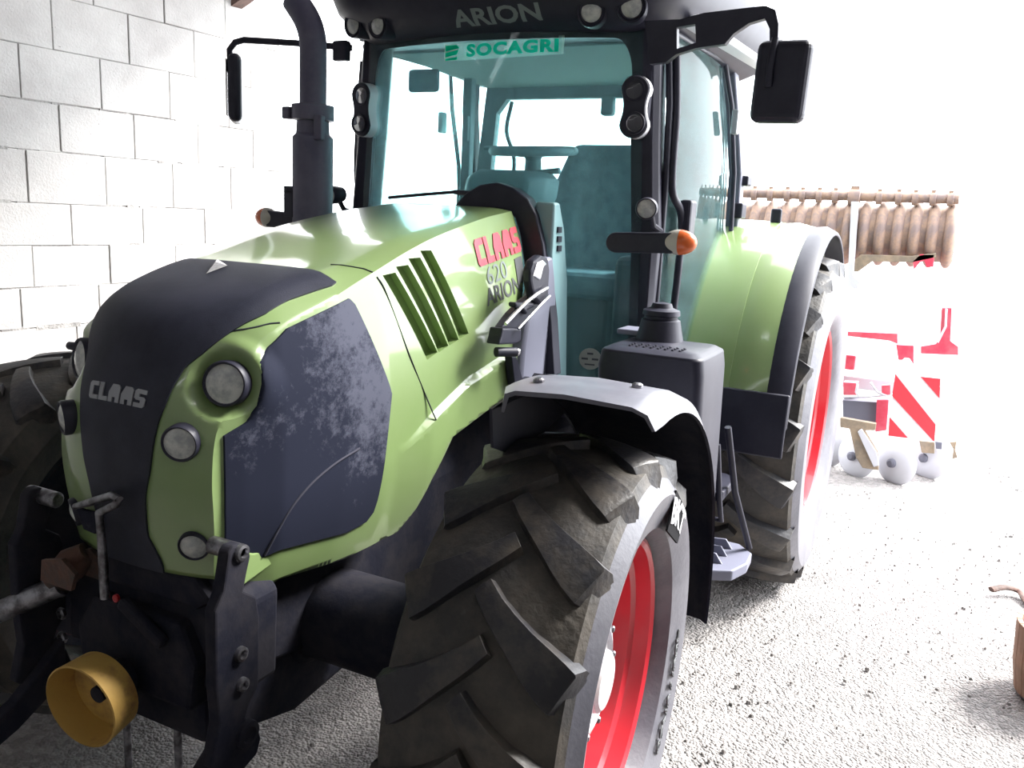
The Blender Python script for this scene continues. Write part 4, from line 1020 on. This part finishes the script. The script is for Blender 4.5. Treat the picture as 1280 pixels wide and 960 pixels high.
for k in range(41):
    a = 2*PI*k/40; rr.append(m @ Vector((0, .185*math.cos(a), .185*math.sin(a))))
b.tube(rr, .020, 10, cap=False); b.build('wheel_rim', DASH, sw_, 60)
b = MB()
for a in (PI/2, PI*1.16, PI*1.84): b.tube([m @ Vector((-.02, 0, 0)), m @ Vector((0, .18*math.cos(a), .18*math.sin(a)))], .013, 8)
b.lathe([(-.05, .03), (-.01, .05), (.01, .045), (.014, .001)], m, 20); b.build('spokes_and_boss', DASH, sw_, 50)
b = MB(); b.tube([m @ Vector((-.02, 0, 0)), m @ Vector((-.12, 0, 0)), (0, 1.56, 1.9)], [.035, .045, .05], 14); b.build('steering_column', DASH, sw_, 50)
b = MB(); b.tube([(.05, 1.62, 2.03), (.14, 1.62, 2.04), (.20, 1.62, 2.045)], [.008, .012, .014], 8); b.tube([(-.02, 1.64, 2.14), (-.20, 1.66, 2.14)], [.01, .01], 8); b.build('stalk_levers', DASH, sw_, 50)

# --- cowl behind the hood, grey flank panel, bright hinge
b = MB()
outer = [(565, 262), (583, 242), (601, 231), (622, 228), (642, 235), (660, 248), (671, 268), (680, 305), (684, 345), (690, 400), (694, 470)]
inner = [(664, 470), (662, 420), (661, 380), (657, 335), (651, 295), (645, 272), (634, 265), (610, 262)]
P = [un(x, y, 'y', 1.03) for x, y in outer+inner]; b.prism([(q.x, 1.02, q.z) for q in P], (0, .07, 0)); b.build('cowl_arch', BLACK, TR, 30, .006)
b = MB(); b.loft([[(.41, y0, z), (.455, y0+.02, z), (.455, y1-.03, z), (.40, y1, z)] for z, y0, y1 in ((1.06, .80, 1.20), (1.2, .79, 1.19), (1.38, .80, 1.15), (1.5, .83, 1.12), (1.62, .90, 1.09), (1.70, .97, 1.06))]); b.build('flank_panel', GREYPL, TR, 40, .012)
b = MB(); b.loft([[(.36, y0, z), (.44, y0, z), (.44, y1, z), (.36, y1, z)] for z, y0, y1 in ((1.15, 1.08, 1.28), (1.6, 1.05, 1.22), (1.80, 1.05, 1.16), (1.90, 1.05, 1.10))]); b.build('cowl_side_window', MATS['cowl'] if 'cowl' in MATS else mat('teal_grey_plastic', lin(.2, .33, .35), .4), TR, 40, .01)
for k in range(3):
    b = MB(); b.box((.443, 1.10+.004*k, 1.80-.035*k), (.006, .035, .022)); b.build('cowl_vent', BLACK, TR, 0)
hg = empty('hood_hinge', TR)
H3 = lambda x, y, X=.52: un(x, y, 'x', X)
b = MB(); b.prism([H3(x, y) for x, y in ((664, 352), (664, 338), (668, 326), (677, 319), (686, 322), (688, 338), (686, 368), (676, 382), (668, 372))], (-.035, 0, 0)); b.build('hinge_head', BLACK, hg, 0, .010)
b = MB(); b.prism([H3(x, y, .525) for x, y in ((667, 345), (672, 328), (679, 325), (684, 330), (680, 334), (676, 350))], (-.02, 0, 0)); b.build('hinge_highlight_plate', CHROME, hg, 0, .004)
b = MB(); b.prism([H3(x, y, .50) for x, y in ((627, 410), (640, 392), (656, 376), (670, 366), (686, 358), (686, 372), (672, 384), (656, 402), (646, 412))], (-.03, 0, 0)); b.build('hinge_link', BLACK, hg, 0, .006)
b = MB(); b.tube([H3(x, y, .535) for x, y in ((632, 405), (645, 391), (660, 376), (672, 367), (684, 360))], .006, 8); b.tube([H3(x, y, .535) for x, y in ((648, 411), (660, 398), (674, 383), (687, 370))], .005, 8); b.build('hinge_rods', CHROME, hg, 50)
b = MB(); b.prism([H3(x, y, .515) for x, y in ((645, 378), (668, 379), (668, 384), (660, 388), (659, 394), (654, 386), (645, 384))], (-.03, 0, 0)); b.prism([H3(x, y, .52) for x, y in ((629, 410), (652, 411), (652, 426), (646, 430), (624, 431), (627, 421))], (-.05, 0, 0)); b.build('hinge_clamp', BLACK, hg, 0, .006)
A_, B_ = H3(620, 440, .49), H3(645, 440, .53); b = MB(); b.tube([A_, B_], .016, 12); b.build('hinge_pin', BLACK, hg, 40)
b = MB(); b.tube([B_, B_+(B_-A_)*.12], .013, 12); b.build('pin_end', CHROME, hg, 40)
b = MB(); b.prism([H3(x, y, .47) for x, y in ((640, 446), (646, 446), (656, 482), (644, 482))], (-.03, 0, 0)); b.build('hinge_stay', BLACK, hg, 0, .003)

# ------------------------------------------------------------------ folded implement standing behind the tractor
IM = tag(empty('disc_harrow', None, (1.2, 5.3, 0)), 'red farm implement with rusty ringed roller and striped warning board behind the tractor', 'farm implement')
IM_INV = Matrix.Translation((-1.2, -5.3, 0))
YI = 5.2
I = lambda x, y, Y=YI: IM_INV @ un(x, y, 'y', Y)
def iprism(name, m, px, Y, depth, parent=IM, bevel=.004):
    b = MB(); b.prism([I(x, y, Y) for x, y in px], (0, depth, 0)); return b.build(name, m, parent, 0, bevel)
A_, B_ = I(880, 240), I(1199, 249)
b = MB(); b.tube([A_, B_], .036, 12); BAR = b.build('top_bar', IMPRUST, IM, 40)
clampm = None
for k, px in enumerate((922, 943, 963, 984, 1003, 1024, 1044, 1068, 1099, 1123, 1144, 1166, 1188)):
    q = I(px, 243+(px-940)*.026)
    if clampm is None:
        b = MB(); b.lathe([(-.022, .036), (-.020, .050), (.020, .050), (.022, .036)], None, 14); b.box((0, 0, .05), (.03, .03, .03)); clampm = b.build('bar_clamp', IMPRUST, BAR, 30)
        cl = clampm
    else:
        cl = clampm.copy(); COL.objects.link(cl); cl.parent = BAR
    cl.location = q
    if px == 1068: cl.scale = (2.0, 1.25, 1.25)
ax0, ax1 = I(900, 286, 5.34), I(1194, 294, 5.34)
b = MB(); b.tube([ax0, ax1], .205, 24); ROL = b.build('roller_tube', IMPRUST, IM, 50)
b = MB(); b.lathe([(-.045, .19), (-.034, .222), (-.016, .245), (.0, .25), (.016, .245), (.034, .222), (.045, .19)], None, 40); ring = None
for k in range(15):
    px = 912+19.7*k; q = ax0+(ax1-ax0)*((px-900)/294)
    if ring is None: ring = b.build('roller_ring', IMPRUST, ROL, 50); r_ = ring
    else: r_ = ring.copy(); COL.objects.link(r_); r_.parent = ROL
    r_.location = q
iprism('roller_arm', IMPLIGHT, [(1064, 252), (1073, 252), (1067, 345), (1075, 352), (1072, 362), (1060, 358), (1060, 338)], 5.08, .05)
iprism('lower_bar', IMPTAN, [(1062, 330), (1076, 318), (1140, 320), (1170, 316), (1170, 322), (1142, 328), (1090, 327), (1072, 340), (1062, 340)], 5.1, .06)
iprism('red_bracket', IMPRED, [(1141, 326), (1150, 318), (1168, 318), (1167, 334), (1158, 334), (1155, 326), (1150, 328), (1142, 338)], 5.1, .05)
iprism('frame_beam', IMPRED, [(1050, 414), (1122, 417), (1122, 430), (1112, 426), (1050, 419)], 5.2, .12)
b = MB()
iprism('pivot_block', IMPRED, [(1120, 431), (1142, 432), (1142, 456), (1137, 448), (1131, 447), (1128, 450), (1123, 450)], 5.2, .10)
iprism('upright', IMPRED, [(1177, 385), (1190, 385), (1188, 426), (1196, 432), (1198, 433), (1198, 444), (1151, 442), (1151, 433), (1158, 432), (1170, 430), (1175, 418)], 5.25, .05)
b = MB(); b.tube([I(1183, 386, 5.23), I(1182, 408, 5.23), I(1172, 428, 5.23)], .008, 8); b.build('hose', IMPLIGHT, IM, 50)
iprism('rear_beam', IMPRED, [(1054, 478), (1072, 479), (1072, 494), (1054, 494)], 5.3, .12)
iprism('post', IMPRED, [(1096, 500), (1111, 500), (1108, 538), (1094, 540)], 5.16, .06)
iprism('red_lug', IMPRED, [(1102, 482), (1113, 481), (1113, 494), (1102, 494)], 5.2, .05)
iprism('grey_box', IMPDARK, [(1053, 500), (1100, 503), (1094, 531), (1054, 526)], 5.22, .18)
iprism('soil_frame', IMPTAN, [(1050, 522), (1095, 530), (1094, 538), (1080, 538), (1097, 566), (1098, 588), (1078, 585), (1070, 572), (1062, 536), (1050, 534)], 4.84, .06)
iprism('shank_face', IMPLIGHT, [(1077, 536), (1096, 566), (1099, 582), (1092, 584), (1072, 540)], 4.82, .02)
b = MB(); b.tube([I(1088, 478), I(1096, 490), I(1108, 495)], .009, 8); b.tube([I(1072, 480), I(1070, 490), I(1074, 496)], .009, 8); b.tube([I(1054, 496), I(1085, 496), I(1108, 494)], .008, 8); b.build('hydraulic_hoses', IMPLIGHT, IM, 50)
for px, py, Y in ((1068, 578, 5.0), (1119, 577, 4.98), (1158, 575, 5.3), (1030, 582, 5.2)):
    q = I(px, py, Y); q.z = .145
    m = aim(q, (-.55, -.82, .06)); b = MB(); b.lathe([(-.02, .17), (-.008, .165), (.02, .12), (.035, .05), (.036, .0008)], m, 32); b.lathe([(-.025, .169), (-.05, .10), (-.06, .02), (-.06, .0008)], m, 32)
    d_ = b.build('harrow_disc', IMPLIGHT, IM, 40)
    b = MB(); b.lathe([(.03, .036), (.055, .034), (.065, .02), (.065, .0008)], m, 16); b.build('disc_hub', IMPDARK, d_, 30)
iprism('foot', IMPTAN, [(1149, 551), (1168, 553), (1168, 567), (1152, 566)], 5.2, .08)
iprism('dark_bolt', IMPDARK, [(1169, 552), (1178, 553), (1177, 562), (1170, 561)], 5.15, .04)
iprism('pale_tine', IMPTAN, [(1187, 553), (1196, 552), (1194, 562), (1197, 572), (1190, 574), (1192, 562)], 5.3, .02)
# warning board
BD = [(1119, 467), (1176, 473), (1168, 552), (1110, 545)]
wb_ = iprism('warning_board', WHITEP, BD, 5.06, .014, bevel=0)
for S in ([(1119, 467), (1171, 551), (1168, 552.5), (1150, 550)][:0] or [(1119, 467.5), (1169.5, 531), (1168, 551.5), (1167, 551.5), (1115, 495)], [(1151, 471), (1175.5, 473.5), (1174.5, 498)], [(1111.5, 521), (1135, 547.5), (1110.5, 544.5)]):
    iprism('red_stripe', SIGNRED, S, 5.054, .007, wb_, 0)
b = MB(); b.tube([I(1168, 500, 5.1), I(1186, 505, 5.15), I(1199, 506, 5.2), I(1199, 525, 5.2)], .006, 6); b.build('thin_rod', IMPLIGHT, IM, 50)
b = MB(); b.box(IM_INV @ Vector((1.5, 5.62, .62)), (1.0, .10, .10)); b.build('galvanised_frame', IMPLIGHT, IM, 0, .01)
# frame members that carry it
b = MB()
for q in ((.35, 5.6, 0, .95), (.95, 5.5, .3, 1.7)): b.box(IM_INV @ Vector((q[0], q[1], (q[2]+q[3])/2)), (.10, .10, q[3]-q[2]))
b.box(IM_INV @ Vector((.62, 5.5, .80)), (1.2, .12, .12)); b.build('main_frame', IMPRED, IM, 0, .01)

# ------------------------------------------------------------------ wooden tub and a rusty strip at the right
TB = tag(empty('wooden_tub', None, (2.425, 2.03, 0)), 'tan wooden stave tub with brown inside, cut by the right edge of the photo', 'tub')
n = 24
for k in range(n):
    a0, a1 = 2*PI*(k+.02)/n, 2*PI*(k+.98)/n
    if k == 0: rnd = random.Random(5)
    b = MB(); rings = []
    for z, ra in ((0, .175), (.12, .195), (.30, .205)):
        rings.append([(ra*math.cos(a0), ra*math.sin(a0), z), (ra*math.cos((a0+a1)/2), ra*math.sin((a0+a1)/2), z), (ra*math.cos(a1), ra*math.sin(a1), z), ((ra-.02)*math.cos(a1), (ra-.02)*math.sin(a1), z), ((ra-.02)*math.cos(a0), (ra-.02)*math.sin(a0), z)])
    b.loft(rings); b.build('stave', STAVE, TB, 0, .002)
b = MB(); b.lathe([(.02, .0008), (.02, .16), (.02, .165), (.285, .184), (.285, .180), (.03, .16), (.03, .0008)], Matrix.Rotation(-PI/2, 4, 'Y'), 32); b.build('lining', STAVEIN, TB, 40)
P = [un(x, y, 'z', z) for x, y, z in ((1239, 737, .03), (1256, 734, .04), (1274, 739, .03), (1282, 750, .02), (1300, 775, .01))]
b = MB(); b.tube(catmull(P, 6), [.022]*(4*6+1), 8, flat=.6); tag(b.build('rusty_strap', RUST, None, 50), 'bent rusty iron strap lying on the ground beyond the wooden tub', 'strap')

# --- shut lines of the hood and a small stub on its far flank
G = [hit_side(x, y) for x, y in ((471, 346), (482, 365), (510, 440), (530, 490), (545, 525))]
b = MB(); b.tube([q+Vector((.0006, 0, 0)) for q in catmull([tuple(q) for q in G], 5) for q in [Vector(q)]], .0024, 6); b.build('shut_line', BLACK, HOOD, 60)
b = MB(); b.tube([on_skin(x, y, .0006) for x, y in ((414, 331), (428, 332), (442, 334), (455, 337), (466, 340))], .0022, 6); b.build('shut_line', BLACK, HOOD, 60)
b = MB(); b.tube([on_skin(x, y, .0006) for x, y in ((292, 414), (306, 411), (322, 408), (338, 406), (350, 405))], .0022, 6); b.build('shut_line', BLACK, HOOD, 60)
q = un(93, 433, 'x', -.30); b = MB(); b.tube([q+Vector((.03, 0, 0)), q, q+Vector((-.02, 0, 0)), q+Vector((-.026, 0, 0))], [.011, .012, .011, .006], 12); b.build('hood_stub', BLACK, TR, 50)

for sg in (1,):
    D_ = [hit_side(x, y) for x, y in ((328, 694), (342, 668), (362, 634), (388, 603), (418, 578), (447, 560))]
    b = MB(); b.tube([q+Vector((.0068, 0, 0)) for q in [Vector(v) for v in catmull([tuple(q) for q in D_], 5)]], .0035, 6); b.build('grey_streak', mat('streak_grey', lin(.06, .06, .08), .9, spec=.1), TR, 60)  # thin grey curve raised on the mesh panel
